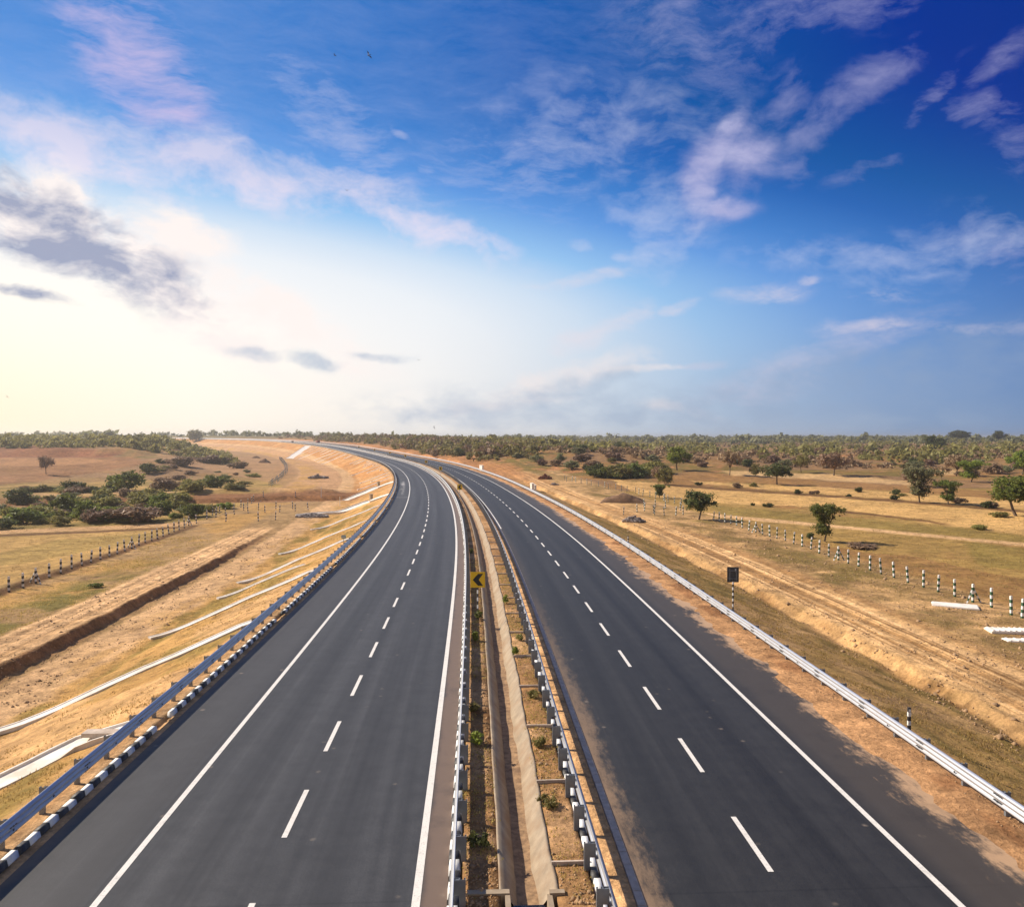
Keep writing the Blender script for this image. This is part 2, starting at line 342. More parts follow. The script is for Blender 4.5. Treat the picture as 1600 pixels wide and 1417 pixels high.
M = dict(
    ground=ground_material(),
    asphalt_l=asphalt('asphalt_sheen_tint', (.0395, .0402, .0415), 'left'), asphalt_r=asphalt('asphalt_low_sheen_tint', (.0225, .022, .0208), 'right'),  # darker right tint puts its weaker reflection into the base colour
    line=paint('road_paint', (.74, .71, .65), .6), white=paint('white_paint', (.78, .78, .76), .5, (.35, .28, .2)), black=paint('black_paint', (.028, .028, .03), .4, (.25, .2, .15)),
    green=paint('green_paint', (.03, .10, .05), .35, (.3, .3, .25)), yellow=paint('yellow_sheeting', (.95, .58, .012), .08, (.5, .3, .05)), signblack=simple('sign_black', (.018, .018, .016), .5, var=.2),
    galv=simple('galvanised_steel', (.54, .55, .57), .38, .72, .08, 2.0, (.5, .46, .42), .25), post=simple('post_steel', (.20, .22, .245), .5, .3, .12, 5.0, (.3, .22, .15), .3),
    bolt=simple('bolt_steel', (.08, .09, .10), .5, .5), boardback=simple('board_back', (.075, .08, .085), .55, .3, .15),
    conc=simple('concrete', (.33, .26, .18), .9, 0, .22, 2.2, (.27, .175, .10), .8, .5), concw=simple('whitened_concrete', (.80, .75, .68), .85, 0, .14, 1.6, (.50, .38, .25), .6, .3),
    stone=simple('gutter_stone', (.50, .41, .33), .9, 0, .25, 4.0, (.42, .3, .2), .4, .4), silt=simple('silt', (.30, .185, .095), .95, 0, .45, 5.0, (.15, .085, .045), .7, .9),
    joint=simple('joint_dark', (.09, .07, .055), .9), pit=simple('pit_shade_black', (.01, .01, .01), .25), rock=simple('rubble_stone', (.30, .26, .24), .9, 0, .45, 2.0),  # joint: plain dark brown; pit: black for the shaded hollow
    dirt=simple('dark_earth', (.17, .095, .05), .95, 0, .4, 1.2, bmp=.8), bark=simple('bark', (.14, .10, .07), .9, 0, .35, 9.0), twig=simple('dry_twigs', (.21, .14, .10), .9, 0, .3),
    rust=simple('rusty_bars', (.20, .07, .03), .9, .0, .4), blue=paint('blue_sheeting', (.16, .30, .42), .2, (.4, .4, .4)),
    car_dark=simple('dark_car_paint', (.05, .035, .035), .3, .2), car_red=simple('red_truck_paint', (.25, .05, .03), .35, .1), glass=simple('car_glass', (.03, .035, .04), .1), rubber=simple('rubber', (.02, .02, .02), .8),
    bird=simple('bird_plumage', (.02, .02, .025), .8),
    wash=simple('whitewash', (.75, .74, .72), .7, 0, .15, 3.0, (.3, .3, .3), .6),
    l_green=leaf('leaf_green', (.085, .108, .024), (.25, .28, .06), .45), l_dark=leaf('leaf_dark', (.062, .076, .024), (.17, .19, .055), .42),
    l_bright=leaf('leaf_bright', (.14, .19, .025), (.34, .38, .06), .45), l_olive=leaf('leaf_olive', (.18, .165, .045), (.40, .36, .12), .45),
    l_brown=leaf('leaf_brown', (.21, .135, .08), (.40, .27, .165), .25), l_grey=leaf('leaf_greygreen', (.16, .165, .075), (.32, .31, .15), .42),
    grass=leaf('grass_dry', (.26, .185, .05), (.56, .40, .15), .5),
)

# ------------------------------------------------------------------ the ground sheet
rows = np.concatenate([np.arange(-150, 12, 6.0), np.arange(12, 120, .4)])
st_ = .42; r_ = [rows[-1]]
while r_[-1] < 3500: r_.append(r_[-1] + st_); st_ *= 1.019
rows = np.concatenate([rows, r_[1:]])
def fan(a, step, grow, end):
    o = [a]; d = step
    while abs(o[-1]) < abs(end): o.append(o[-1] + d); d *= grow
    return o[1:]
left_fine = list(np.arange(-46, -34.2, .33)) + list(np.arange(-34, -28, .16)) + list(np.arange(-27.9, -13.0, .33)); right_fine = list(np.arange(16.0, 25.4, .33)) + list(np.arange(25.5, 31.6, .13)) + list(np.arange(31.7, 46, .33))
cols = np.array(sorted(fan(-46, -.4, 1.03, -700) + left_fine + CT + right_fine + fan(46, .4, 1.034, 4300)))
SS, TT = np.meshgrid(rows, cols, indexing='ij')
GX, GY = xy(SS, TT); GZ = ground_z(SS, TT, GX, GY)
def in_poly(u, v, poly):
    r = np.zeros(u.shape, bool); n = len(poly)
    for i in range(n):
        x1, y1 = poly[i]; x2, y2 = poly[(i + 1) % n]
        if y1 == y2: continue
        c = ((y1 > v) != (y2 > v)) & (u < (x2 - x1) * (v - y1) / (y2 - y1) + x1); r ^= c
    return r
def zones():
    s, t, X, Y = SS, TT, GX, GY; sh = s.shape
    D = np.hypot(X, Y)
    A = np.zeros(sh + (3,)); turf = np.zeros(sh)
    def put(w, col, tf=None):
        nonlocal A, turf
        w = np.clip(w, 0, 1)[..., None]; A = A * (1 - w) + np.array(col) * w
        if tf is not None: turf = turf * (1 - w[..., 0]) + tf * w[..., 0]
    na = fbm(X / 9, Y / 9, 61); nb = fbm(X / 2.6, Y / 2.6, 62); nc = fbm(X / 38, Y / 38, 63); nd = fbm(s / 6, t / 1.2, 64)
    one = np.ones(sh)
    # beyond the corridor
    put(one, PINK, .5); put(ss(-.1, .4, na + .5 * nc), BROWN, .6); put(ss(.05, .4, nc - .3 * na), OLIVE, .8); put(ss(.3, .55, nb * .6 + nc * .7), EARTH, .2)
    put(ss(600, 1400, D), (.17, .15, .07), .8)
    put((t < -44) * (1 - ss(250, 330, D)), (.40, .275, .105), .6); put((t < -44) * (1 - ss(250, 330, D)) * ss(-.15, .35, na), OLIVE, .9)
    put((t > 42) * (1 - ss(330, 400, D)) * (s < 190), (.36, .245, .09), .75); put((t > 42) * (1 - ss(330, 400, D)) * (s < 190) * ss(.0, .5, na + .4 * nc), BROWN, .6)
    # fields and bare patches of the plain
    u, v = to_px(X, Y, GZ); ok = (Y > 25)
    ju, jv = u + 8 * na + 5 * nb, v + (2.2 * na + 1.3 * nb) * np.clip((v - 684) / 90, .3, 1.6)
    def field(poly, col, tf=.3, k=1.0): put(ok * in_poly(ju, jv, poly) * k * (.82 + .25 * nb), col, tf)
    field([(1310, 862), (1420, 868), (1600, 905), (1640, 1010), (1500, 965), (1400, 915)], BROWN, .7)
    field([(1505, 846), (1640, 862), (1640, 893), (1530, 884)], GREEN, .5, .6)
    field([(1105, 788), (1480, 822), (1640, 842), (1640, 856), (1130, 806)], (.27, .205, .065), .6)
    field([(955, 749), (1090, 760), (1300, 778), (1430, 787), (1640, 803), (1640, 841), (1480, 820), (1280, 794), (1120, 786), (1000, 774)], STRAW, .05)
    field([(1085, 752), (1300, 762), (1640, 786), (1640, 799), (1430, 783), (1300, 773), (1100, 757)], STRAW, .1)
    field([(960, 741), (1130, 742), (1420, 760), (1640, 770), (1640, 785), (1300, 761), (1000, 747)], BROWN, .35)
    field([(1136, 735), (1300, 741), (1425, 752), (1425, 758), (1136, 742)], (.58, .41, .22), .1)
    field([(1455, 732), (1500, 735), (1500, 743), (1455, 741)], (.58, .41, .22), .1)
    for l0 in ([(1040, 757), (1130, 764), (1300, 775.5), (1430, 785), (1640, 803)], [(1280, 795), (1400, 808), (1480, 819)]):   # grassy bunds between the fields
        yy = np.interp(ju, [q[0] for q in l0], [q[1] for q in l0]); put(ok * (ju > l0[0][0]) * (ju < l0[-1][0]) * (1 - ss(1.0, 2.4, np.abs(v - yy + .8 * nb))), DARK, .9)
    yy = np.interp(u, [1100, 1130, 1300, 1600, 1700], [803, 806.5, 822, 851, 861]); put(ok * (u > 1085) * (t > 44) * (1 - ss(1.6, 3.2, np.abs(v - yy + .7 * nb))), SAND, .0)
    field([(-40, 706), (120, 708), (215, 716), (230, 726), (60, 752), (-40, 762)], (.27, .14, .07), .35)
    field([(-40, 692), (60, 694), (190, 706), (170, 715), (-40, 715)], (.22, .09, .048), .1)
    field([(-40, 715), (130, 716), (200, 722), (60, 728), (-40, 728)], (.36, .20, .10), .1)
    field([(-40, 842), (285, 826), (292, 833), (-40, 926)], (.45, .30, .12), .35, 1); field([(100, 842), (270, 829), (250, 838), (60, 875), (-30, 890), (-30, 870)], GREEN, .4, .4)
    field([(250, 700), (480, 705), (520, 745), (460, 762), (330, 735), (240, 722)], (.40, .25, .145), .25, .8)
    yy = np.interp(u, [-50, 0, 150, 300, 400, 520], [835, 831.5, 825.5, 818, 812, 803]); put(ok * (t < -30) * (u < 470) * (1 - ss(2.0, 4.2, np.abs(v - yy))), (.50, .33, .18), .0)
    put(ok * (t < -44) * (u < 300) * (1 - ss(.8, 2.2, np.abs(v - yy - 5.2))), DARK, .2)
    # left corridor: grassed slope, rough sand, bank, dirt track, verge
    L = t < -12.9
    put(L * ss(-46, -43, t), (.37, .25, .13), .5); put(L * ss(-46, -43, t) * ss(150, 260, s), (.46, .29, .17), .1)
    put(L * ss(-44, -43, t) * (1 - ss(-36.5, -34, t)) * ss(-.25, .25, na + .4 * nb), DRY, .9); put(L * ss(-45, -43.5, t) * (1 - ss(-43.2, -42.6, t)) * (s < 135), DARK, .5)  # dark strip under the fence paints in the berm's shade
    put(L * ss(-41, -37.5, t) * (1 - ss(-35, -34, t)) * ss(-.25, .15, nb + .5 * na) * (1 - ss(75, 105, s)), (.19, .16, .045), .9)
    put(L * ss(-34.6, -33.4, t + .3 * nb) * (1 - ss(-30.2, -29.6, t + .3 * nb)) * (1 - ss(125, 134, s)), (.66, .45, .265), .0)
    put(L * ss(-33.6, -33, t) * (1 - ss(-31, -30, t)) * ss(.05, .35, fbm(s / 30, t / .35, 66, 3)) * .6 * (s < 130), (.42, .27, .145), 0)
    for c0, w0 in ((-33.1, .12), (-32.2, .18), (-31.3, .14), (-30.6, .16)):
        ln = np.abs(t - c0 - .3 * fbm(s / 40, t * 0 + c0, 69, 2)); put(L * (s < 130) * (1 - ss(w0 * .6, w0 * 1.7, ln)) * (.6 + .4 * nb), (.40, .25, .125), .1)
    bk = ss(-30.0, -29.7, t + .25 * nb) * (1 - ss(-29.2, -28.6, t + .4 * nb)) * (1 - ss(105, 134, s)); put(bk, (.30, .175, .09), .2)
    put(L * ss(-28.6, -28, t + .4 * nb), (.56, .38, .225), .25); put(L * ss(-28, -25, t) * ss(.1, .4, nd + .5 * na) * .6, DRY, .8)
    slope = L * ss(-24.8, -23.6, t + .6 * nb); fade = 1 - ss(135, 230, s)
    put(slope * (.35 + .65 * fade), DRY, .65); put(slope * (1 - fade) * .85, (.47, .24, .095), .2)
    put(slope * ss(0.02, .4, nd + .4 * na) * .75 * fade, (.235, .185, .05), .9); put(slope * ss(.15, .45, -na + .4 * nb) * .8, (.58, .38, .20), .2); put(L * ss(-14.6, -13.4, t + .4 * nb), (.50, .32, .175), .15)
    put(L * ss(-120, -95, t) * (1 - ss(-22, -18, t)) * (1 - ss(11, 17, np.abs(s - 200 - .1 * (t + 20)))), (.23, .115, .055), .1)
    put(L * ss(-120, -95, t) * (1 - ss(-26, -22, t)) * np.exp(-((s - 222) / 5) ** 2), (.5, .33, .19), 0)
    # right corridor
    Rr = (t > 15.7) & (t < 46) & (s < 260); w = 1 - ss(42, 44, t + .8 * nb)
    put(Rr * w, (.52, .345, .18), .35); put(Rr * w * ss(31.5, 34, t) * ss(-.3, .2, nb + .5 * na), (.31, .21, .10), .85)
    put(Rr * ss(31.5, 34, t) * (1 - ss(39, 41, t)) * ss(.15, .5, na) * .7, OLIVE, .8)
    put(Rr * ss(26, 26.8, t + .4 * nb) * (1 - ss(30.4, 31.4, t + .4 * nb)) * (s < 190), (.70, .475, .255), .0)
    stk = fbm(s / 45, t / .42, 65, 3); put(Rr * ss(25.8, 27.0, t) * (1 - ss(31, 34, t)) * ss(.0, .22, stk) * .85, (.36, .215, .10), .1); put(Rr * ss(26, 27, t) * (1 - ss(30.5, 32, t)) * ss(.0, .4, -stk) * .6, (.66, .46, .27), 0)
    for c0, w0 in ((26.9, .10), (27.5, .16), (28.35, .10), (28.9, .2), (29.7, .12), (30.3, .1)):
        ln = np.abs(t - c0 - .35 * fbm(s / 40, t * 0 + c0, 68, 2)); put(Rr * (s < 200) * (1 - ss(w0 * .6, w0 * 1.7, ln)) * (.75 + .4 * nb), (.34, .20, .09), .1)
    put(Rr * ss(24.2, 25.0, t + .5 * nb) * (1 - ss(25.6, 26.3, t + .5 * nb)) * ss(-.1, .2, nd) * .8, (.30, .18, .085), .4)
    put(Rr * ss(28.4, 28.7, t + .1 * nb) * (1 - ss(28.9, 29.2, t + .1 * nb)) * (s < 190) * .35, BROWN, .3)
    sl = Rr * (1 - ss(23.6, 25.2, t + .5 * nb)); put(sl, (.40, .265, .11), .75); put(sl * ss(-.05, .35, nd + .5 * na) * .75, (.20, .155, .05), .9); put(sl * ss(.1, .45, -na + .5 * nb) * .8, (.50, .33, .175), .3)
    put(Rr * (1 - ss(16.3, 17.2, t + .3 * nb)), (.46, .27, .14), .15)
    put((t > 15.7) * (1 - ss(19, 24, t + 2 * na)) * ss(120, 200, s), (.46, .26, .13), .1)
    put((t > 15.7) * (1 - ss(26, 34, t + 4 * na)) * ss(190, 260, s) * .8, (.42, .21, .095), .1)
    # road verge strips and the median
    put((t >= -12.9) & (t <= 15.7), (.40, .25, .13), .0); put((t > -12.5) & (t < -11.2), (.50, .34, .20), 0.)
    put(((t > -.30) & (t < .67)) * (.6 + .5 * nb), (.22, .12, .055), .5); put(((t > 1.96) & (t < 2.94)) * (.55 + .5 * na), (.29, .165, .08), .4)
    mp = ((t > -.5) & (t < 2.94)); put(mp * ss(.1, .3, fbm(X / 1.6, Y / 1.6, 71, 3)), (.46, .30, .175), .1)
    put((t > 3.15) & (t < 3.84), (.62, .40, .22), 0.); put((t > 13.3) & (t <= 15.7), (.46, .275, .15), .1)
    put(((t > 14.4) & (t <= 15.7)) * ss(.0, .35, nb), (.33, .175, .09), .25)
    return np.clip(A * np.array([1.10, 1.0, .84]), .01, .9), np.clip(turf, 0, 1)
ALB, TURF = zones()
nr, nc_ = SS.shape
idx = np.arange(nr * nc_).reshape(nr, nc_)
GF = np.stack([idx[:-1, :-1], idx[:-1, 1:], idx[1:, 1:], idx[1:, :-1]], -1).reshape(-1, 4)
me = np_mesh('ground', np.stack([GX, GY, GZ], -1).reshape(-1, 3), GF, M['ground'], smooth=True)
ca = me.attributes.new('albedo', 'FLOAT_COLOR', 'POINT'); ca.data.foreach_set('color', np.concatenate([ALB.reshape(-1, 3), np.ones((nr * nc_, 1))], 1).astype(np.float32).ravel())
ta = me.attributes.new('turf', 'FLOAT', 'POINT'); ta.data.foreach_set('value', TURF.astype(np.float32).ravel())
tag(link('ground', me), 'sandy and grassy plain on both sides of the highway', 'ground', kind='structure')

# ------------------------------------------------------------------ carriageways
def strip(name, ts, ss_, dz, m, parent=None, uv=True, mesh_only=False):
    s_, t_ = np.meshgrid(np.asarray(ss_, float), np.asarray(ts, float), indexing='ij')
    V = pt(s_, t_, dz); a, b = s_.shape; ix = np.arange(a * b).reshape(a, b)
    F = np.stack([ix[:-1, :-1], ix[:-1, 1:], ix[1:, 1:], ix[1:, :-1]], -1).reshape(-1, 4)
    me = np_mesh(name, V.reshape(-1, 3), F, m)
    if uv:
        l = me.uv_layers.new(name='st'); L = F.ravel()
        l.data.foreach_set('uv', np.stack([s_.ravel()[L], t_.ravel()[L]], -1).astype(np.float32).ravel())
    return link(name, me, parent)
rrows = rows[(rows >= -120) & (rows <= 2300)]
road_l = tag(strip('road', np.linspace(-11.62, -.63, 9), rrows, 0, M['asphalt_l']), 'left carriageway of asphalt, tinted paler for its sheen, curving away to the left', 'road', kind='structure')
road_r = tag(strip('road', np.linspace(3.98, 14.75, 9), rrows, 0, M['asphalt_r']), 'right carriageway of asphalt, tinted darker for its weaker reflection, with a sandy hard shoulder', 'road', kind='structure')
def line(parent, t, w=.17): strip('edge_line', [t - w / 2, t + w / 2], rrows[rrows < 1500], .007, M['line'], parent, False)
line(road_l, -8.87); line(road_l, -1.36, .2); line(road_r, 11.38, .17)
def dashes(parent, t, s_start, period, ln, w=.15):
    V = []; F = []
    s = s_start
    while s < 1200:
        q = np.linspace(s, s + ln, 3); a = pt(q, t - w / 2, .007); b = pt(q, t + w / 2, .007); k = len(V)
        for i in range(3): V += [a[i], b[i]]
        F += [(k, k + 1, k + 3, k + 2), (k + 2, k + 3, k + 5, k + 4)]; s += period
    link('lane_line', np_mesh('lane_line', V, F, M['line']), parent)
dashes(road_l, -5.19, 15.62, 6.0, 2.95); dashes(road_r, 7.49, 19.3, 5.95, 2.9)
strip('shoulder_line', [4.03, 4.18], rrows[(rrows < 1500) & (rrows > 95)], .007, M['line'], road_r, False)
strip('slab_joint', [-11.6, -8.97], [150, 150.25], .008, M['wash'], road_l, False)

# kerbs of alternating black and white blocks
def kerb(name, t0, t1, h, s0, s1, label, gaps=(), block=.5, mats=('white', 'black')):
    V = []; F = []; fm = []; s = s0; i = 0
    while s < s1:
        i += 1
        if any(abs(s + .25 - g) < .8 for g in gaps): s += block; continue
        j = rng.normal(0, .012, 3) if s < 120 else (0, 0, 0); e = s + block - (.012 if s < 60 else 0)
        P = []
        for q in (s, e):
            for t, z in ((t0 + j[0], -.05), (t0 + .03 + j[0], h + j[2]), (t1 - .05 + j[0], h + j[2]), (t1 + j[0], -.05)): P.append(tuple(pt(q, t, z)))
        k = len(V); V += P
        F += [(k, k + 1, k + 5, k + 4), (k + 1, k + 2, k + 6, k + 5), (k + 2, k + 3, k + 7, k + 6), (k, k + 3, k + 2, k + 1), (k + 4, k + 5, k + 6, k + 7)]
        fm += [i % 2] * 5; s += block
        if s > 160 and block < .9: block = 1.0
    return tag(link(name, np_mesh(name, V, F, [M[q] for q in mats], fmat=fm)), label, 'kerb', kind='structure')
SL = [30.7, 49, 69, 89, 107, 127, 146]
kerb('kerb', -12.1, -11.85, .16, 12, 900, 'black and white kerb along the left outer edge of the left carriageway', SL)
kerb('kerb', -.64, -.32, .15, 12, 900, 'black and white kerb between the left carriageway and the median')
kerb('kerb', 2.90, 3.14, .15, 12, 900, 'black and white kerb on the right side of the median')
mb = MB(); s = 12.0
while s < 120:
    mb2 = [tuple(pt(q, t, z)) for q in (s, s + .58) for t, z in ((3.82, -.04), (3.83, .035), (4.03, .03), (4.04, -.04))]
    mb.add(mb2, [(0, 1, 5, 4), (1, 2, 6, 5), (2, 3, 7, 6), (0, 3, 2, 1), (4, 5, 6, 7)]); s += .6
tag(mb.build('gutter', M['stone']), 'row of flat gutter stones at the inner edge of the right carriageway', 'gutter', kind='structure')

# ------------------------------------------------------------------ median drain
md = empty('median_drain', on(18, 1.3), **dict(label='open concrete drain channel full of sand along the middle of the median', cat='drain'))
def sweep(name, prof, ss_, m, parent, closed=True, dzf=None):
    ss_ = np.asarray(ss_, float); n = len(prof); V = []
    for s in ss_:
        for i, (t, z) in enumerate(prof): V.append(pt(s, t + (dzf(s) if dzf else 0), z))
    V = np.array(V).reshape(-1, 3); F = []
    for i in range(len(ss_) - 1):
        for k in range(n if closed else n - 1):
            F.append((i * n + k, i * n + (k + 1) % n, (i + 1) * n + (k + 1) % n, (i + 1) * n + k))
    me = np_mesh(name, V, F, m)
    o = link(name, me, parent)
    if parent is not None: o.matrix_parent_inverse = parent.matrix_basis.inverted()
    return o
ds = np.concatenate([np.arange(18.6, 140, .6), np.arange(140, 700, 5)])
wl = lambda s: .008 * math.sin(s * .9) + .006 * math.sin(s * 2.3)
sweep('wall', [(.60, -.3), (.62, .12), (.68, .12), (1.17, -.5), (1.1, -.58)], ds, M['conc'], md, True, wl)
sweep('wall', [(2.04, -.3), (2.02, .12), (1.94, .12), (1.45, -.5), (1.52, -.58)], ds, M['conc'], md, True, lambda s: .025 * math.sin(s * .7 + 2) + .015 * math.sin(s * 2.7))
sb = []; sf = []
tq = np.linspace(.95, 1.75, 9)
for i, s in enumerate(ds):
    for t in tq: sb.append(pt(s, t, -.40 + .05 * float(fbm(s / .9, t * 3, 81, 3)) + .10 * abs(t - 1.31)))
n9 = len(tq)
for i in range(len(ds) - 1):
    for k in range(n9 - 1): sf.append((i * n9 + k, i * n9 + k + 1, (i + 1) * n9 + k + 1, (i + 1) * n9 + k))
o = link('sand_bed', np_mesh('sand_bed', np.array(sb), sf, M['silt'], True), md); o.matrix_parent_inverse = md.matrix_basis.inverted()
# its outfall pit with head walls at the near end
p0 = pt(17.9, 1.3); hz = head(18)
pit = empty('drain_pit', Vector(p0), hz, label='black catch pit with low head walls at the near end of the median drain', cat='drain pit')
MB().box((0, 0, -.5), (.85, 1.4, .5)).build('pit_shade_block', M['pit'], pit)  # black block stands for the shade inside the hollow pit
for cc, dd in (((-.95, .62, -.1), (1.0, .18, .5)), ((.68, .55, -.1), (.36, .16, .52)), ((-.5, -.12, -.35), (.12, 1.25, .94)), ((.5, -.12, -.35), (.12, 1.25, .94))): MB().box(cc, dd).build('head_wall', M['conc'], pit)
rb = random.Random(3)
mb = MB()
for i in range(40): mb.box((rb.uniform(-.38, .38), rb.uniform(-.6, .6), -.24), (rb.uniform(.03, .1), rb.uniform(.03, .1), .05), 0, rb.uniform(0, 3))
tag(mb.build('debris', M['signblack'], pit), kind='stuff')
# cross ribs from the drain to the right kerb
first = None
for i in range(16):
    s = 19.7 + 4.78 * i
    if first is None:
        mb = MB(); mb.box((0, 0, .0), (.98, .06, .22)); first = mb.build('cross_rib', M['stone'])
        o = first
    else: o = copy_tree(first)
    o.location = Vector(pt(s, 2.46, .09)); o.rotation_euler = (0, 0, head(s) + .03 * math.sin(i * 2.1))
    tag(o, 'thin concrete rib crossing the earth between the median drain and the right kerb', 'drain rib', 'cross ribs in the median')

# ------------------------------------------------------------------ guardrails
WB = [(0, .39), (.012, .395), (.078, .435), (.084, .475), (.02, .54), (.015, .56), (.02, .58), (.084, .645), (.078, .685), (.012, .735), (0, .74)]
TB = [(0, .34), (.012, .345), (.08, .375), (.085, .41), (.02, .455), (.015, .475), (.02, .495), (.085, .54), (.085, .57), (.02, .615), (.015, .635), (.02, .655), (.085, .70), (.08, .735), (.012, .785), (0, .79)]
def rail_profile(sign, P=WB):
    f = [(sign * x, z) for x, z in P]; b = [(sign * (x - .008), z) for x, z in P[::-1]]
    return f + b
def c_post(sign):
    """lipped channel, open side away from the traffic"""
    mb = MB(); w, d, t = .15, .085, .009
    for (cx, cy, dx, dy) in ((0, -d / 2 + t / 2, w, t), (-w / 2 + t / 2, 0.004, t, d), (w / 2 - t / 2, 0.004, t, d), (-w / 2 + .02, d / 2 - t / 2, .04, t), (w / 2 - .02, d / 2 - t / 2, .04, t)):
        mb.box((cx, cy, .16), (dx, dy, 1.16))
    return mb
POST = c_post(1).mesh('post', M['post'])
def spacer_mesh(sign, ln):
    mb = MB()
    for y in (-.045, .045): mb.box((sign * (ln / 2 + .075), y, .56), (ln, .008, .36))
    mb.box((sign * .08, 0, .56), (.008, .09, .36)); mb.box((sign * (ln + .07), 0, .56), (.008, .09, .36)); mb.box((sign * (ln / 2 + .075), 0, .713), (ln, .09, .006))
    mb.box((sign * (ln + .16), 0, .47), (.025, .05, .05), 1)
    return mb.mesh('spacer', [M['post'], M['bolt']])
def guardrail(label, t, sign, s0, s1, gap=.20, off=0.0, lift=0.0, prof=WB):
    """t: line of the beam; sign: +1 when the traffic side lies towards larger offsets"""
    g = empty('guardrail', Vector(pt(s0, t)), label=label, cat='guardrail', group='steel guardrails along the carriageways')
    ss_ = np.concatenate([np.arange(s0, 300, 2.0), np.arange(300, s1, 6.0)])
    r = sweep('rail', [(t + x, z) for x, z in [(x, z + lift) for x, z in rail_profile(sign, prof)]], ss_, M['galv'], g)
    # splice bolts and slot marks at every second post
    sm = spacer_mesh(sign, gap - .075)
    tp = t - sign * gap; k = 0; s = s0 + 1 + off; rest = MB()
    bm = MB()
    while s < min(s1, 800):
        zo = pt(s, tp, lift); h = head(s)
        if k < 100:
            p = link('post', POST, g); p.parent = g; p.location = Vector(zo) - g.location; p.rotation_euler = (0, 0, h)
            q = link('spacer', sm, p)
            if k % 2 == 0 and s < 130:
                for zz in (.47, .65):
                    for da in (-.12, .0, .12):
                        x = pt(s + da, t + sign * .07, zz); bm.box(tuple(x), (.05, .075, .022), 0, h)
            s += 2
        else:
            rest.box((zo[0], zo[1], zo[2] + .3), (.15, .085, .9), 0, h); c = pt(s, t - sign * gap * .5); rest.box((c[0], c[1], c[2] + .57), (gap, .09, .34), 0, h); s += 2 if s < 420 else 4
        k += 1
    o = tag(bm.build('bolt_marks', M['bolt'], g), kind='stuff'); o = g.children[-1] if False else bpy.data.objects[[c.name for c in g.children if c.name.startswith('bolt_marks')][0]]; o.matrix_parent_inverse = g.matrix_basis.inverted()
    o = tag(rest.build('post', M['post'], g), kind='stuff'); o.matrix_parent_inverse = g.matrix_basis.inverted()
    return g
guardrail('steel guardrail in shade along the left outer edge of the left carriageway', -12.28, 1, 8, 1500, .24, .3, .08, TB)
guardrail('steel guardrail on the left side of the median above the striped kerb', -.46, -1, 8, 1500, .20, 1.05)
guardrail('steel guardrail on the right side of the median with tall grey posts', 3.06, 1, 8, 1500, .22, .45, .05)
guardrail('bright sunlit steel guardrail along the right outer edge of the right carriageway', 15.15, -1, 8, 1500, .24, .8, 0.0, TB)

# ------------------------------------------------------------------ signs
def striped_pole(h, r, nst, mats, first=0):
    mb = MB()
    for i in range(nst):
        a, b = h * i / nst, h * (i + 1) / nst
        mb.tube([(0, 0, a), (0, 0, b)], r, 10, (i + first) % 2, cap=(i in (0, nst - 1)))
    return mb
def chevron_sign(s, t, label):
    e = empty('chevron_sign', on(s, t, -.05), head(s), label=label, cat='road sign', group='yellow chevron signs in the median')
    striped_pole(2.0, .045, 9, 0).build('pole', [M['black'], M['white']], e)
    w, h = .44, .47; c = 2.40
    mb = MB(); mb.prism([(-w, c - h), (w, c - h), (w, c + h), (-w, c + h)], -.06, -.045, 'y')
    b = mb.build('sign_board', M['yellow'], e)
    a = MB(); a.prism([(-.30, c), (.02, c + .36), (.32, c + .36), (.06, c), (.32, c - .36), (.02, c - .36)], -.068, -.062, 'y')
    a.build('arrow', M['signblack'], b)
    bk = MB(); bk.box((0, -.03, c + .2), (.7, .03, .05)); bk.box((0, -.03, c - .2), (.7, .03, .05)); bk.box((0, 0, 2.2), (.06, .06, .9)); bk.build('bracket', M['post'], e)
    return e
for s, lab in ((47.3, 'nearest yellow sign with black left chevron on a striped pole'), (139, 'second yellow chevron sign along the median, at the start of the bend'),
               (220, 'third yellow chevron sign along the median'), (275, 'fourth yellow chevron sign along the median, small in the bend'),
               (345, 'fifth yellow chevron sign along the median'), (395, 'sixth yellow chevron sign, tiny beside the far guardrail'),
               (447, 'seventh yellow chevron sign, tiny on the far bend'), (505, 'farthest yellow chevron sign on the far bend')):
    chevron_sign(s, .27, lab)
e = empty('road_sign', on(48.6, 16.35, -.05), head(48.6) - .15, label='road sign seen from its dark back on a striped pole behind the right guardrail', cat='road sign')
striped_pole(2.3, .05, 13, 0).build('pole', [M['black'], M['white']], e)
bd = MB().box((0, .07, 2.55), (.72, .02, .96)).build('sign_board', M['boardback'], e)
bk = MB(); bk.box((-.2, .045, 2.55), (.05, .03, .8)); bk.box((.2, .045, 2.55), (.05, .03, .8)); bk.box((0, .03, 2.3), (.5, .04, .05)); bk.box((0, .03, 2.8), (.5, .04, .05)); bk.build('bracket', M['post'], bd)
MB().box((.16, .055, 2.83), (.09, .006, .17)).build('sticker', M['white'], bd)
def delineator(s, t, label, h=1.05):
    e = empty('delineator_post', on(s, t, -.05), head(s), label=label, cat='marker post', group='striped marker posts behind the right guardrail')
    mb = MB()
    for i in range(7): mb.box((0, 0, h * (i + .5) / 7), (.11, .08, h / 7 - .0005), i % 2)
    mb.build('pole', [M['black'], M['white']], e)
    MB().box((0, -.045, h - .1), (.075, .008, .09)).build('reflector', M['white'], e)
delineator(28.2, 16.1, 'short black and white marker post near the right guardrail', 1.15); delineator(80, 16.3, 'distant black and white marker post behind the right guardrail')
p = at(537, 850)
e = empty('small_sign', p - Vector((0, 0, .05)), head(90), label='small pale blue sign on a thin pole on the left grass slope', cat='road sign')
MB().tube([(0, 0, 0), (0, 0, 1.0)], .03, 8).build('pole', M['post'], e)
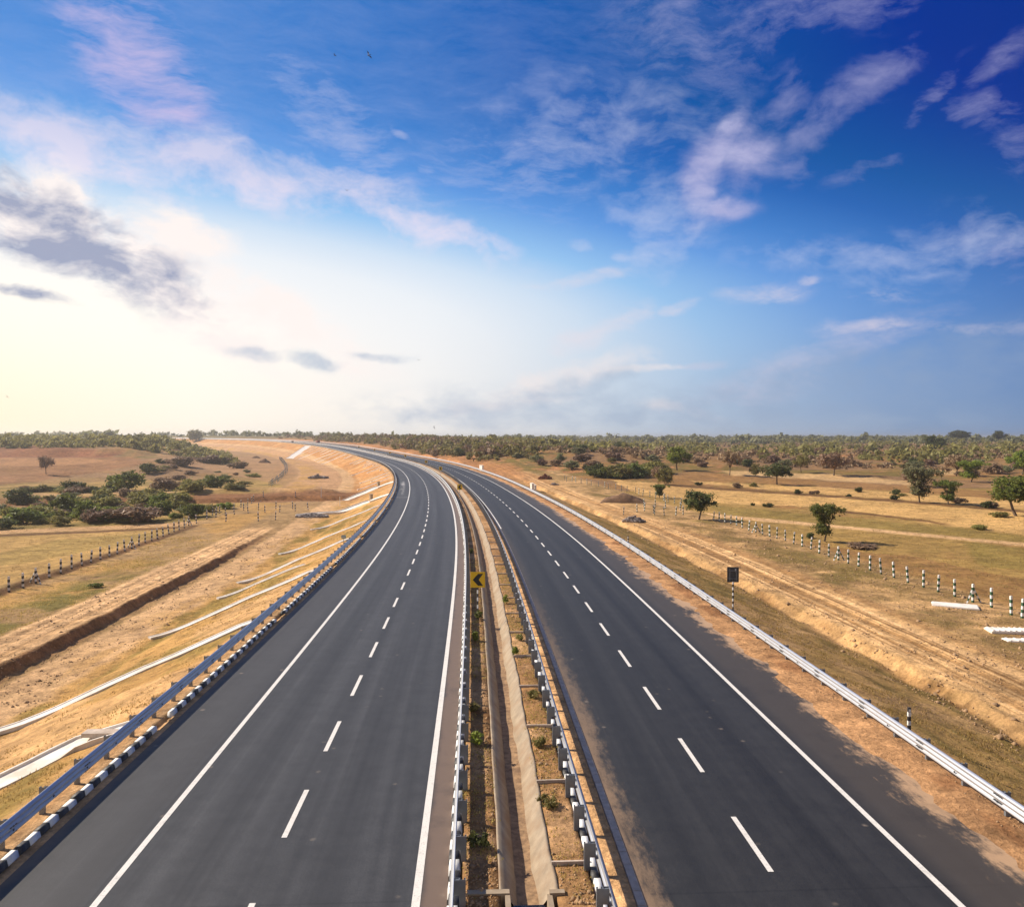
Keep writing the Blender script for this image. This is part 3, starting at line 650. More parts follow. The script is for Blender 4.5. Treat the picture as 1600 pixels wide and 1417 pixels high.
bd = MB().box((0, -.04, .85), (.50, .02, .34)).build('sign_board', M['blue'], e); MB().box((0, -.053, .85), (.38, .005, .05)).build('stripe', M['white'], bd)

# ------------------------------------------------------------------ slope drains on the left embankment
def chute(path, w, lip, name, label, group, m='concw'):
    """path: (s, t) points; a U-shaped channel laid on the ground"""
    P = []; base = .12 if w > .6 else lip - .035
    for (a, b), (c, d) in zip(path[:-1], path[1:]):
        n = max(int(math.hypot(c - a, d - b) / .7), 1)
        P += [(a + (c - a) * i / n, b + (d - b) * i / n) for i in range(n)]
    P.append(path[-1]); P = np.array(P); X, Y = xy(P[:, 0], P[:, 1])
    Z = ground_z(P[:, 0], P[:, 1], X, Y); Z = np.convolve(np.pad(Z, 2, mode='edge'), np.ones(5) / 5, 'valid')
    Q = np.stack([X, Y, Z], -1); T = np.gradient(Q, axis=0); T[:, 2] = 0; T /= np.linalg.norm(T, axis=1)[:, None]; Nn = np.stack([-T[:, 1], T[:, 0], 0 * T[:, 0]], -1)
    prof = [(-w, -.25), (-w, lip), (-w + .09, lip), (-w + .11, base), (w - .11, base), (w - .09, lip), (w, lip), (w, -.25)]
    V = []; F = []; n = 8
    for q, nn in zip(Q, Nn):
        for a, z in prof: V.append(q + nn * a + np.array([0, 0, z]))
    for i in range(len(Q) - 1):
        for k in range(7): F.append((i * n + k, i * n + k + 1, (i + 1) * n + k + 1, (i + 1) * n + k))
    ends = [tuple(range(n)), tuple(range((len(Q) - 1) * n, len(Q) * n))]
    mb = MB(); mb.add(V, F + ends)
    return tag(mb.build(name, M[m]), label, 'slope drain', group)
def toe_t(s):
    tt = np.linspace(-13, -60, 200); x, y = xy(s, tt); zz = zroad(s, tt) - .04 - (-12.9 - tt) / 2.75
    g = ground_z(s, tt, x, y); k = np.argmax(g > zz + .35); return max(tt[k] if (g > zz + .35).any() else -24, -60)
GRP = 'concrete slope drains on the left embankment'
chute([(30.9, -12.75), (30.6, -15.2), (21.5, -24.3)], .62, .22, 'slope_drain', 'widest white concrete slope drain, nearest on the left embankment', GRP)
tt = on(30.8, -13.9)
tag(MB().box((tt.x, tt.y, tt.z + .06), (2.1, .5, .16), 0, head(30)).build('cover_slab', M['stone']), 'grey slab lying across the top of the nearest slope drain', 'slab')
chute([(49.3, -12.75), (48.6, -14.2), (45.3, -18.6), (40.2, -24.2)], .34, .15, 'slope_drain', 'white concrete slope drain second from the camera, ending in rough sand', GRP)
chute([(69, -12.9), (68.4, -14.2), (64.6, -18.2), (59.2, -23.8)], .28, .14, 'slope_drain', 'third white concrete slope drain on the left embankment', GRP)
chute([(80, -16.5), (73.5, -23.2)], .22, .12, 'slope_drain', 'short thin slope drain low on the left grass slope', GRP)
for i, s in enumerate((91, 111, 136)):
    chute([(s, -12.9), (s - .8, -14.4), (s - 4.2, -18.6 - .3 * i), (s - 9.5, -23.6)], .26, .13, 'slope_drain', 'thin white slope drain on the grass slope before the culvert apron', GRP)
s = 228.0
while s < 640:
    tt = toe_t(s - 6)
    f = .55 + .12 * math.sin(s * 1.7); q = .80 + .2 * math.sin(s * 2.9)
    if not 405 < s < 425: chute([(s, -13.2), (s - (-13.2 - tt * q) * f, tt * q + .5)], .28 if s < 420 else .42, .12, 'slope_drain', 'pale slope drain in the row down the far red embankment', GRP)
    s += (13 if s < 430 else 21) + 3 * math.sin(s * 1.3)
# culvert aprons with their head walls
for s, lab, wd in ((160, 'nearer broad white culvert apron on the left embankment', 4.2), (203, 'farther broad white culvert apron on the left embankment', 5.0)):
    e = empty('culvert_apron', on(s, -13), label=lab, cat='culvert apron', group='white culvert aprons at the left embankment')
    mb = MB(); P = []
    A = [(s + wd / 2, -12.8), (s - wd / 2, -12.8), (s - wd / 2 - .6, -14.6), (s - wd / 2 - 1.2, -16.6), (s + wd / 2 - 1.2, -16.6), (s + wd / 2 - .6, -14.6)]
    z0 = float(zroad(s, -13)) - .05
    top = [(*[float(q) for q in xy(a, b)], float(on(a, b).z) + (.06 if b > -13 else .22)) for a, b in A]; bot = [(x, y, z - .9) for x, y, z in top]
    mb.add(top + bot, [(0, 1, 2, 5), (5, 2, 3, 4)] + [(i, i + 6, (i + 1) % 6 + 6, (i + 1) % 6) for i in range(6)])
    o = mb.build('slab', M['concw'], e); o.matrix_parent_inverse = e.matrix_basis.inverted()
    ch = chute([(s - 1.2, -16.3), (s - 11, -29 if s < 180 else -27)], 1.3, .3, 'chute', None, None); ch.parent = e; ch.matrix_parent_inverse = e.matrix_basis.inverted()
    del_keys = [k for k in ('label', 'category', 'group') if k in ch.keys()]
    for k in del_keys: del ch[k]
    x, y = xy(s + wd * .45, -16.6); z0 = float(on(s + wd * .45, -16.6).z)
    mb = MB(); mb.box((0, 0, .2), (.5, 1.0, 1.9)); mb.box((0, 0, 1.2), (.64, 1.2, .14))
    o = mb.build('head_wall', M['conc'], e, Vector((float(x), float(y), z0 + .1)) - e.location, head(s) + .3)
# big paved ramp far down the embankment
tt = toe_t(560)
chute([(640, -13.2), (600, toe_t(600) * .75), (575, toe_t(575))], 4.5, .3, 'slope_ramp', 'broad pale paved ramp far away on the left embankment', None)

# ------------------------------------------------------------------ boundary posts
def bpost(h=1.6, r=.075, n=6):
    mb = MB()
    for i in range(n): mb.box((0, 0, h * (i + .5) / n - .1), (2 * r * (1 + .06 * (i % 2 == 0)), 2 * r * (1 + .06 * (i % 2 == 0)), h / n - .001), (i + 1) % 2)
    mb.box((0, 0, h - .085), (2 * r * .8, 2 * r * .8, .03), 0)
    return mb
BP = {'g': bpost().mesh('boundary_post', [M['white'], M['green']]), 'b': bpost().mesh('boundary_post', [M['white'], M['black']])}
BP = {k: v for k, v in BP.items()}
def brace_meshes(dark):
    out = []
    for dx, dy in ((-.62, -.1), (.62, -.15)):
        mb = MB(); n = 6
        for i in range(n):
            a, b = i / n, (i + 1) / n
            f = lambda q: (dx * (1 - q), dy * (1 - q), -.08 + 1.32 * q)
            mb.tube([f(a), f(b)], .075, 4, i % 2)
        out.append(mb.mesh('brace', [M['white'], M[dark]]))
    return out
BR = {'g': brace_meshes('green'), 'b': brace_meshes('black')}
def fence_post(p, kind, label, group, tall=1.0):
    o = link('boundary_post', BP[kind], None, p, random.uniform(-.2, .2)); o.scale = (1, 1, tall * random.uniform(.95, 1.05)); o.rotation_euler[0] = random.gauss(0, .045); o.rotation_euler[1] = random.gauss(0, .045)
    return tag(o, label, 'boundary post', group)
def braced(p, kind, label):
    e = empty('braced_boundary_post', p, random.uniform(-.15, .15), label=label, cat='boundary post', group='braced posts in the boundary fences')
    link('post', BP[kind], e)
    for b in BR[kind]: link('brace', b, e)
left_posts = [(14, 925), (36, 919), (77, 903), (95, 896), (112, 889), (128, 883.5), (142, 879), (157, 874.5), (171, 870), (183, 865.5), (195, 861), (217, 852), (227, 848), (237, 845), (246, 842), (255, 838.5), (264, 834.5), (272, 831), (280, 828), (288, 825)]
for u, v in left_posts: fence_post(at(u, v), 'b', 'black and white boundary post in the row left of the dirt track', 'left boundary posts')
braced(at(56, 911), 'b', 'braced black and white post near the left end of the left row'); braced(at(206, 857), 'b', 'braced black and white post in the middle of the left row'); braced(at(295, 821), 'b', 'braced black and white post at the far corner of the left row')
right_posts = [(1597, 966), (1580, 961), (1549, 949), (1492, 932), (1466, 924.5), (1443, 917.5), (1419, 910.5), (1397, 902.5), (1377, 897), (1359.5, 891), (1341.5, 885), (1325.5, 880.5), (1295, 870), (1280, 864.5), (1267, 858.5), (1253.5, 854), (1240, 849.5), (1227, 845), (1214, 841.5), (1202.7, 838.5), (1191.6, 835), (1170, 829), (1160, 825), (1151, 821.5), (1141.7, 819), (1132.5, 817), (1123.6, 815), (1115, 813)]
for u, v in right_posts: fence_post(at(u, v), 'g', 'green and white boundary post in the row right of the dirt track', 'right boundary posts')
braced(at(1520, 941), 'g', 'braced green and white post beside the white slabs'); braced(at(1310, 875), 'g', 'braced green and white post just right of the feathery tree'); braced(at(1181, 832), 'g', 'braced green and white post farthest along the right row')
def run(poly, step, kind, label, group, jit=.5):
    W = [at(*q) for q in poly]; n = 0
    for a, b in zip(W[:-1], W[1:]):
        L = (b - a).length; k = max(int(L / step), 1)
        for i in range(k):
            p = a.lerp(b, i / k) + Vector((random.uniform(-jit, jit), random.uniform(-jit, jit), 0)); p.z = float(gz(p.x, p.y)[0]); fence_post(p, kind, label, group)
run([(306, 818), (352, 815), (402, 814), (432, 812), (455, 810)], 4, 'b', 'black and white post across the end of the left dirt track', 'posts across the end of the dirt track', .2)
run([(318, 808), (345, 802), (382, 797), (430, 795), (480, 793)], 2.5, 'b', 'pale boundary post in the crowded rows below the left shrubs', 'crowded posts below the shrubs')
run([(322, 811), (350, 806), (390, 802), (440, 800), (500, 795)], 2.6, 'b', 'pale boundary post in the crowded rows below the left shrubs', 'crowded posts below the shrubs')
run([(380, 792), (398, 784), (415, 776), (462, 775), (480, 772)], 4.2, 'b', 'pale post along the brown stream bank on the left', 'posts by the stream bank')
run([(420, 759), (436, 747), (446, 737), (445, 728), (436, 716)], 4.2, 'g', 'small post in the curved double row on the far left sand', 'posts in the curved double row', .2)
run([(424, 760), (440, 748), (449, 738), (448, 728), (439, 716)], 4.2, 'g', 'small post in the curved double row on the far left sand', 'posts in the curved double row', .2)
run([(880, 750), (935, 760), (990, 771), (1035, 781), (1068, 791)], 3.2, 'g', 'distant boundary post beside the straw field', 'distant posts beside the straw field', .6)
run([(980, 804), (1012, 799), (1034, 806), (1055, 806), (1080, 803)], 2.6, 'g', 'boundary post left of the round tree near the track', 'posts left of the round tree', .6)
run([(1008, 790), (1040, 795), (1075, 799)], 2.2, 'g', 'boundary post left of the round tree near the track', 'posts left of the round tree', .6)
for u0, v0, u1, v1 in ((502, 777, 502, 761), (531, 790, 531, 776)):
    p = at(u0, v0); h = (v0 - v1) * (p.y / F_PX)
    o = MB().tube([(0, 0, -.1), (0, 0, h)], [.06, .05], 8).build('pole', M['white'], None, p); tag(o, 'thin pale pole by the stream bank' if u0 == 502 else 'thin pale pole below the culvert apron', 'pole')

# ------------------------------------------------------------------ precast slabs, parapets, heaps
def slab(u, v, L, W, H, rz, label, ribs=0, dz=0):
    p = at(u, v) + Vector((0, 0, dz)); mb = MB(); mb.box((0, 0, H / 2 - .02), (L, W, H))
    mb.box((0, 0, H + .0), (L * .96, W * .94, .05))
    for i in range(ribs): mb.box((-L / 2 + L * (i + .5) / ribs, 0, H + .035), (.12, W * .86, .07))
    return tag(mb.build('concrete_slab', M['concw'], None, p, rz), label, 'slab', 'precast slabs beside the right fence')
slab(1492, 947, 3.3, 1.7, .09, -.45, 'single white concrete slab lying by the right boundary posts')
slab(1582, 987, 3.2, 1.2, .14, -.12, 'ribbed white concrete slab at the right edge, farther of two', 9)
slab(1602, 1003, 2.6, .9, .12, -.12, 'white concrete slab at the right edge, nearer of two', 5)
def parapet(s, t, L, H, label, m='concw'):
    e = empty('culvert_parapet', on(s, t, -.1), head(s), label=label, cat='parapet', group='white culvert parapets beyond the right guardrail')
    MB().box((0, 0, H / 2), (.5, L, H)).build('wall', M[m], e); MB().box((0, 0, H + .06), (.66, L + .16, .12)).build('coping', M[m], e)
parapet(262, 17.6, 6.0, 2.0, 'white culvert parapet by the orange cut bank'); parapet(180, 19.2, 2.6, 1.5, 'white parapet block before the rusty heap')
parapet(198, 22.5, 6.0, 1.2, 'long pale parapet behind the white block')
def heap(u, v, w, h, n, label, m, name, size=(.12, .4), seed=1):
    p = at(u, v); mb = MB(); rb = random.Random(seed)
    for i in range(n):
        a = rb.uniform(0, 2 * PI); r = math.sqrt(rb.random()); z = h * (1 - r) * rb.uniform(.2, 1); q = rb.uniform(*size)
        V = []
        for k in range(8): V.append(((1 if k & 1 else -1) * q * rb.uniform(.3, .6), (1 if k & 2 else -1) * q * rb.uniform(.3, .6), (1 if k & 4 else -1) * q * rb.uniform(.25, .5)))
        x, y = w / 2 * r * math.cos(a), w * .35 * r * math.sin(a)
        mb.add([(x + c[0], y + c[1], z + c[2] + .1) for c in V], [(0, 2, 3, 1), (4, 5, 7, 6), (0, 1, 5, 4), (1, 3, 7, 5), (3, 2, 6, 7), (2, 0, 4, 6)])
    return tag(mb.build(name, M[m], None, p), label, 'heap')
heap(990, 815, 3.6, .9, 120, 'heap of grey rubble stones beside the right dirt track', 'rock', 'stone_heap', (.2, .5))
heap(852, 748, 4.0, 1.4, 90, 'rusty red heap behind the white parapet blocks', 'rust', 'scrap_heap', (.3, .7), 2)
heap(866, 758, 2.2, .7, 50, 'small dark heap right of the white parapet block', 'rock', 'stone_heap', (.25, .5), 3)
heap(497, 747, 7.5, 1.3, 90, 'pale rubble heap on the sand below the far left embankment', 'rock', 'stone_heap', (.4, 1.0), 4)
heap(487, 808, 6, .6, 130, 'spread of grey stones at the end of the left slope drain', 'rock', 'stone_heap', (.25, .55), 5)
def mound(u, v, L, W, H, label, m='dirt', seed=0):
    p = at(u, v); n = 26; k = 12; V = []; F = []
    for i in range(n):
        for j in range(k):
            a = i / (n - 1) * 2 - 1; b = j / (k - 1) * 2 - 1
            q = max(0, 1 - a * a) * max(0, 1 - b * b); nz = float(fbm(a * 4 + seed, b * 3, 91 + seed, 3))
            V.append((a * L / 2, b * W / 2, H * q ** .75 * (1 + .35 * nz) - .12))
    for i in range(n - 1):
        for j in range(k - 1): F.append((i * k + j, (i + 1) * k + j, (i + 1) * k + j + 1, i * k + j + 1))
    return tag(link('earth_mound', np_mesh('earth_mound', V, F, M[m], True), None, p, -.15), label, 'mound')
mound(973, 785, 9.5, 4, 1.8, 'dark brown earth mound beside the right boundary posts'); mound(413, 723, 7, 4, 2.2, 'small brown spoil mound on the far left sand', 'dirt', 3); mound(400, 716, 6, 4, 1.8, 'pointed brown spoil mound farther on the left sand', 'dirt', 5)

# ------------------------------------------------------------------ vehicles and birds
def car(s, t, label, big=False):
    e = empty('truck' if big else 'car', Vector(pt(s, t)), head(s), label=label, cat='truck' if big else 'car')
    L, W, H = (6.2, 2.2, 2.6) if big else (4.2, 1.75, 1.5)
    if big:
        mb = MB(); mb.prism([(-L / 2, .5), (L / 2 - 1.7, .5), (L / 2 - 1.7, H), (-L / 2, H)], -W / 2, W / 2, 'x'); mb.build('cargo_body', M['car_red'], e)
        MB().prism([(L / 2 - 1.6, .5), (L / 2, .5), (L / 2, 1.4), (L / 2 - .3, 2.2), (L / 2 - 1.6, 2.2)], -W / 2 + .05, W / 2 - .05, 'x').build('cab', M['car_dark'], e)
        MB().box((0, L / 2 - .1, 1.75), (W * .85, .12, .5)).build('windscreen', M['glass'], e)
    else:
        MB().prism([(-2.1, .35), (2.1, .35), (2.1, .75), (1.2, .92), (.55, 1.45), (-1.3, 1.5), (-2.0, .95)], -W / 2, W / 2, 'x').build('body', M['car_dark'], e)
        mb = MB(); mb.prism([(1.0, .95), (.5, 1.38), (-1.2, 1.42), (-1.7, .98)], -W / 2 - .01, W / 2 + .01, 'x'); mb.build('side_windows', M['glass'], e)
        MB().box((0, -1.78, 1.2), (1.4, .06, .36), 0, 0).build('rear_window', M['glass'], e)
    for x in (-1, 1):
        for y in (-L * .3, L * .3):
            MB().tube([(x * (W / 2 - .2), y, .34), (x * (W / 2 + .01), y, .34)], .34 if not big else .46, 14).build('wheel', M['rubber'], e)
car(775, -6.8, 'small dark car far away on the left carriageway'); car(722, 6.2, 'distant dark red truck on the right carriageway', True)
def bird(u, v, d, span, roll, yaw, label):
    q = ray(u, v); p = Vector((0, 0, HC)) + Vector(q) * d
    e = empty('bird', p, yaw, label=label, cat='bird', group='birds in the sky')
    k = span / .8; mb = MB(); mb.tube([(0, y * k, z * k) for y, z in ((.22, 0), (.12, .03), (-.02, .02), (-.18, 0), (-.32, 0))], [q_ * k for q_ in (.012, .045, .06, .035, .03)], 8)
    b = mb.build('body', M['bird'], e, None, 0, True); b.rotation_euler = (.1, roll, 0)
    for sg in (-1, 1):
        w = span / 2; k = span / .8; P = [(sg * .03, .08, .03), (sg * w * .5, .12, .16), (sg * w, .0, .12), (sg * w * .95, -.05, .118), (sg * w * .5, -.07, .15), (sg * .03, -.09, .03)]
        P = [(x, y * k, z * k) for x, y, z in P]; mb = MB(); mb.add(P + [(x, y, z - .012 * k) for x, y, z in P], [(0, 1, 4, 5), (1, 2, 3, 4), (6, 11, 10, 7), (7, 10, 9, 8)] + [(i, i + 6, (i + 1) % 6 + 6, (i + 1) % 6) for i in range(6)])
        mb.build('wing', M['bird'], b)
bird(576, 87, 27, .27, .75, .9, 'largest bird, high in the sky left of centre'); bird(523, 87, 30, .17, .2, 1.3, 'small bird left of the largest bird')
bird(542, 298, 40, .24, .1, 0.1, 'bird gliding below the white cloud band'); bird(654, 563, 90, .45, .05, .0, 'bird gliding over the bright horizon'); bird(678, 668, 110, .55, 1.2, .7, 'bird just over the trees behind the bend'); bird(11, 620, 100, .45, .9, .4, 'bird at the left edge over the glow')

# ------------------------------------------------------------------ vegetation
def leaves(cent, n, size, seed, flat=.0, elong=1.0, spread=None):
    """n leaf quads round each clump centre (x, y, z, radius); returns vertices, faces and a tone per face"""
    r = np.random.default_rng(seed); cent = np.asarray(cent, float); k = len(cent)
    c = np.repeat(cent, n, 0); g = r.normal(0, .5, (k * n, 3)); g[:, 2] *= .8
    p = c[:, :3] + g * c[:, 3:4]
    nrm = g + r.normal(0, .7, g.shape) + np.array([0, 0, .5 + flat]); nrm /= np.linalg.norm(nrm, axis=1)[:, None]
    a = np.cross(nrm, r.normal(0, 1, g.shape)); a /= np.linalg.norm(a, axis=1)[:, None] + 1e-9; b = np.cross(nrm, a)
    s = size * r.uniform(.55, 1.35, (k * n, 1)); a = a * s * elong; b = b * s * .62
    V = np.stack([p - a, p - b * .9 + a * .1, p + a, p + b], 1).reshape(-1, 3)
    F = np.arange(k * n * 4).reshape(-1, 4)
    tone = np.clip(np.repeat(r.uniform(.05, .75, k), n) + r.normal(0, .16, k * n), 0, 1)
    return V, F, tone
def leaf_mesh(name, V, F, tone, mats, extra=None):
    fm = np.zeros(len(F), np.int32)
    if extra is not None:
        eV, eF = extra; F = np.concatenate([F, np.asarray(eF) + len(V)]); V = np.concatenate([V, eV]); fm = np.concatenate([fm, np.ones(len(eF), np.int32)]); tone = np.concatenate([tone, np.full(len(eF), .5)])
    me = np_mesh(name, V, F, mats, False, fm)
    at_ = me.attributes.new('tone', 'FLOAT', 'FACE'); at_.data.foreach_set('value', tone.astype(np.float32)); return me
def limbs(seed, h, spread, n=6, r0=.14, fork=.35, wig=.12):
    """trunk with forked limbs for a tree of height 1*h; returns MB and limb tips"""
    rb = random.Random(seed); mb = MB(); tips = []
    base = Vector((0, 0, -.15)); k = Vector((rb.uniform(-.1, .1) * h, rb.uniform(-.1, .1) * h, h * fork))
    mb.tube([base, base.lerp(k, .5) + Vector((rb.uniform(-wig, wig), rb.uniform(-wig, wig), 0)) * .6, k], [r0, r0 * .8, r0 * .65], 8)
    for i in range(n):
        a = 2 * PI * (i + rb.uniform(-.3, .3)) / n; rad = spread * rb.uniform(.45, .95); zt = h * rb.uniform(.62, .95)
        tip = Vector((math.cos(a) * rad, math.sin(a) * rad, zt)); m = k.lerp(tip, .5) + Vector((0, 0, h * .06)) + Vector((rb.uniform(-wig, wig), rb.uniform(-wig, wig), 0)) * h * .4
        mb.tube([k, m, tip], [r0 * .5, r0 * .3, r0 * .1], 6); tips.append(tip)
        for j in range(2):
            t2 = m.lerp(tip, .4) + Vector((rb.uniform(-1, 1), rb.uniform(-1, 1), rb.uniform(-.1, .5))) * spread * .4; mb.tube([m, t2], [r0 * .25, r0 * .06], 5); tips.append(t2)
    return mb, tips
def ell(seed, n, rx, ry, z0, z1, cr, shell=.55):
    r = np.random.default_rng(seed); d = r.normal(0, 1, (n, 3)); d /= np.linalg.norm(d, axis=1)[:, None]
    q = r.uniform(shell ** 3, 1, (n, 1)) ** (1 / 3); d = d * q; d[:, 2] = np.where(d[:, 2] < 0, d[:, 2] * .8, d[:, 2])
    lump = 1 + .22 * np.sin(d[:, 0:1] * 5 + seed) + .18 * np.cos(d[:, 1:2] * 6 + seed * 2)
    return np.concatenate([d[:, 0:1] * rx * lump, d[:, 1:2] * ry * lump, (z0 + z1) / 2 + d[:, 2:3] * (z1 - z0) / 2, r.uniform(.6, 1.25, (n, 1)) * cr], 1)
# unit trees: height 1 m when scale is 1 -> built at natural size, scaled per use
def tree_meshes(kind, seed):
    if kind == 'round':
        mb, tips = limbs(seed, 5, 1.8, 6, .17); c = ell(seed, 75, 2.35, 2.2, 1.5, 5.1, .62, .35)
        V, F, T = leaves(c, 60, .17, seed); size = (4.9, 5.3)
    elif kind == 'flat':
        mb, tips = limbs(seed, 5, 2.2, 7, .14, .3); c1 = ell(seed, 46, 2.6, 2.3, 3.7, 5.0, .55, .2); c2 = ell(seed + 5, 30, 1.1, 1.0, .6, 3.0, .5, .2); c3 = ell(seed + 6, 18, 1.6, 1.4, 2.6, 4.0, .45, .3)
        V, F, T = leaves(np.concatenate([c1, c2, c3]), 55, .15, seed, .4); size = (5.2, 5.2)
    elif kind == 'bare':
        mb, tips = limbs(seed, 5, 2.2, 8, .15, .28); c = ell(seed, 60, 2.4, 2.2, 1.8, 5.0, .6, .3)
        V, F, T = leaves(c, 26, .16, seed, 0, 1.9); size = (4.8, 5.2)
    else:
        mb, tips = limbs(seed, 5, 1.6, 5, .12, .2); c = ell(seed, 64, 2.3, 2.2, .4, 5.0, .75, .3)
        V, F, T = leaves(c, 55, .2, seed); size = (5.2, 5.3)
    return mb, (V, F, T), size
TREE = {}
def tree_proto(kind, leafm, seed):
    k = (kind, leafm, seed)
    if k not in TREE:
        mb, (V, F, T), size = tree_meshes(kind, seed); TREE[k] = (mb.mesh('trunk', M['bark']), leaf_mesh('crown', V, F, T, M[leafm]), size)
    return TREE[k]
def tree(u, vb, vt, w, kind, leafm, seed, label, group='trees on the plain', name='tree'):
    p = at(u, vb); sc = math.hypot(p.x, p.y) / F_PX; tm, cm, (W, H) = tree_proto(kind, leafm, seed)
    e = empty(name, p, random.uniform(0, 6.28), label=label, cat='tree', group=group)
    fx = w * sc / W; fz = (vb - vt) * sc / H; e.scale = (fx, fx, fz)
    link('trunk', tm, e); link('crown', cm, e); return e
tree(1092, 812, 766, 47, 'round', 'l_dark', 1, 'round dark tree with a bare trunk standing beside the right boundary posts')
tree(1288, 846, 791, 50, 'flat', 'l_green', 2, 'feathery green tree behind the right boundary posts')
tree(1030, 778, 757, 26, 'flat', 'l_green', 3, 'small flat-topped tree at the left end of the straw field')
tree(1058, 735, 699, 34, 'round', 'l_bright', 4, 'bright green round tree among the far shrubs')
tree(1214, 757, 724, 39, 'round', 'l_dark', 5, 'dark round tree on the brown field strip')
tree(1437, 785, 735, 46, 'flat', 'l_grey', 6, 'grey-green spreading tree on the field bund')
tree(1482, 788, 754, 34, 'flat', 'l_green', 7, 'small green tree right of the grey-green spreading tree')
tree(1588, 806, 751, 62, 'round', 'l_green', 8, 'large green tree cut by the right edge of the picture')
tree(1460, 704, 683, 32, 'bushy', 'l_dark', 9, 'dark broad tree on the far right hillside'); tree(1500, 691, 674, 25, 'round', 'l_dark', 5, 'dark dome-shaped tree on the far right skyline'); tree(1560, 692, 675, 17, 'round', 'l_dark', 1, 'narrow dark tree on the skyline near the right edge')
tree(1517, 753, 724, 38, 'flat', 'l_bright', 2, 'light green tree behind the brown strip on the right'); tree(1597, 742, 710, 30, 'round', 'l_bright', 4, 'light green tree at the right edge beyond the fields')
tree(1495, 744, 713, 28, 'bare', 'l_brown', 11, 'bare brown tree beside the light green tree on the right'); tree(1303, 743, 708, 42, 'bare', 'l_brown', 12, 'wide bare brown tree behind the light field strip'); tree(1140, 742, 704, 28, 'bare', 'l_brown', 13, 'bare brown tree right of the bright green round tree')
tree(1252, 738, 712, 22, 'bare', 'l_olive', 14, 'thin olive tree between the dark round tree and the wide bare tree'); tree(1040, 758, 730, 28, 'bushy', 'l_olive', 15, 'olive tree on the edge of the straw field'); tree(1180, 745, 724, 17, 'bushy', 'l_olive', 16, 'small olive tree left of the dark round tree')
tree(1028, 757, 728, 18, 'bare', 'l_brown', 11, 'leafless tree beside the olive tree at the straw field'); tree(969, 704, 689, 18, 'round', 'l_dark', 5, 'dark round tree on the hill behind the right guardrail'); tree(876, 724, 707, 18, 'bushy', 'l_grey', 16, 'grey-green tree on the brown hill behind the bend')
tree(717, 713, 700, 17, 'bushy', 'l_dark', 9, 'dark tree above the orange cut bank'); tree(72, 741, 715, 20, 'bare', 'l_brown', 12, 'bare tree alone on the brown field at the left'); tree(1432, 760, 738, 40, 'bare', 'l_brown', 13, 'brown bare tree behind the grey-green spreading tree')
tree(303, 690, 672, 26, 'bushy', 'l_olive', 15, 'hazy olive tree at the far end of the left embankment'); tree(680, 716, 701, 14, 'bushy', 'l_brown', 16, 'small brown tree on the orange verge beyond the bend')
# shrubs
def shrub_proto(leafm, seed, dry=False):
    k = ('shrub', leafm, seed)
    if k not in TREE:
        c = ell(seed, 40, 1.0, .95, .05, 1.25, .30, .3); V, F, T = leaves(c, 46, .10 if not dry else .085, seed, 0, 1.0 if not dry else 2.0)
        tw = MB(); rb = random.Random(seed)
        for i in range(9):
            a = rb.uniform(0, 6.28); q = rb.uniform(.4, .95); tw.tube([(0, 0, -.08), (math.cos(a) * q * .5, math.sin(a) * q * .5, .45), (math.cos(a) * q, math.sin(a) * q, rb.uniform(.6, 1.1))], [.03, .02, .008], 4, cap=False)
        TREE[k] = leaf_mesh('shrub', V, F, T, [M[leafm], M['twig']], (np.array([tuple(v) for v in tw.v]), np.array(tw.f)))
    return TREE[k]
def shrub(u, vb, w, h, leafm, seed, label, group, p=None):
    p = p or at(u, vb); sc = math.hypot(p.x, p.y) / F_PX
    o = link('shrub', shrub_proto(leafm, seed, leafm == 'l_brown'), None, p - Vector((0, 0, .05)), random.uniform(0, 6.28)); o.scale = (w * sc / 2.2,) * 2 + (.82 * h * sc / 1.35,)
    return tag(o, label, 'shrub', group)
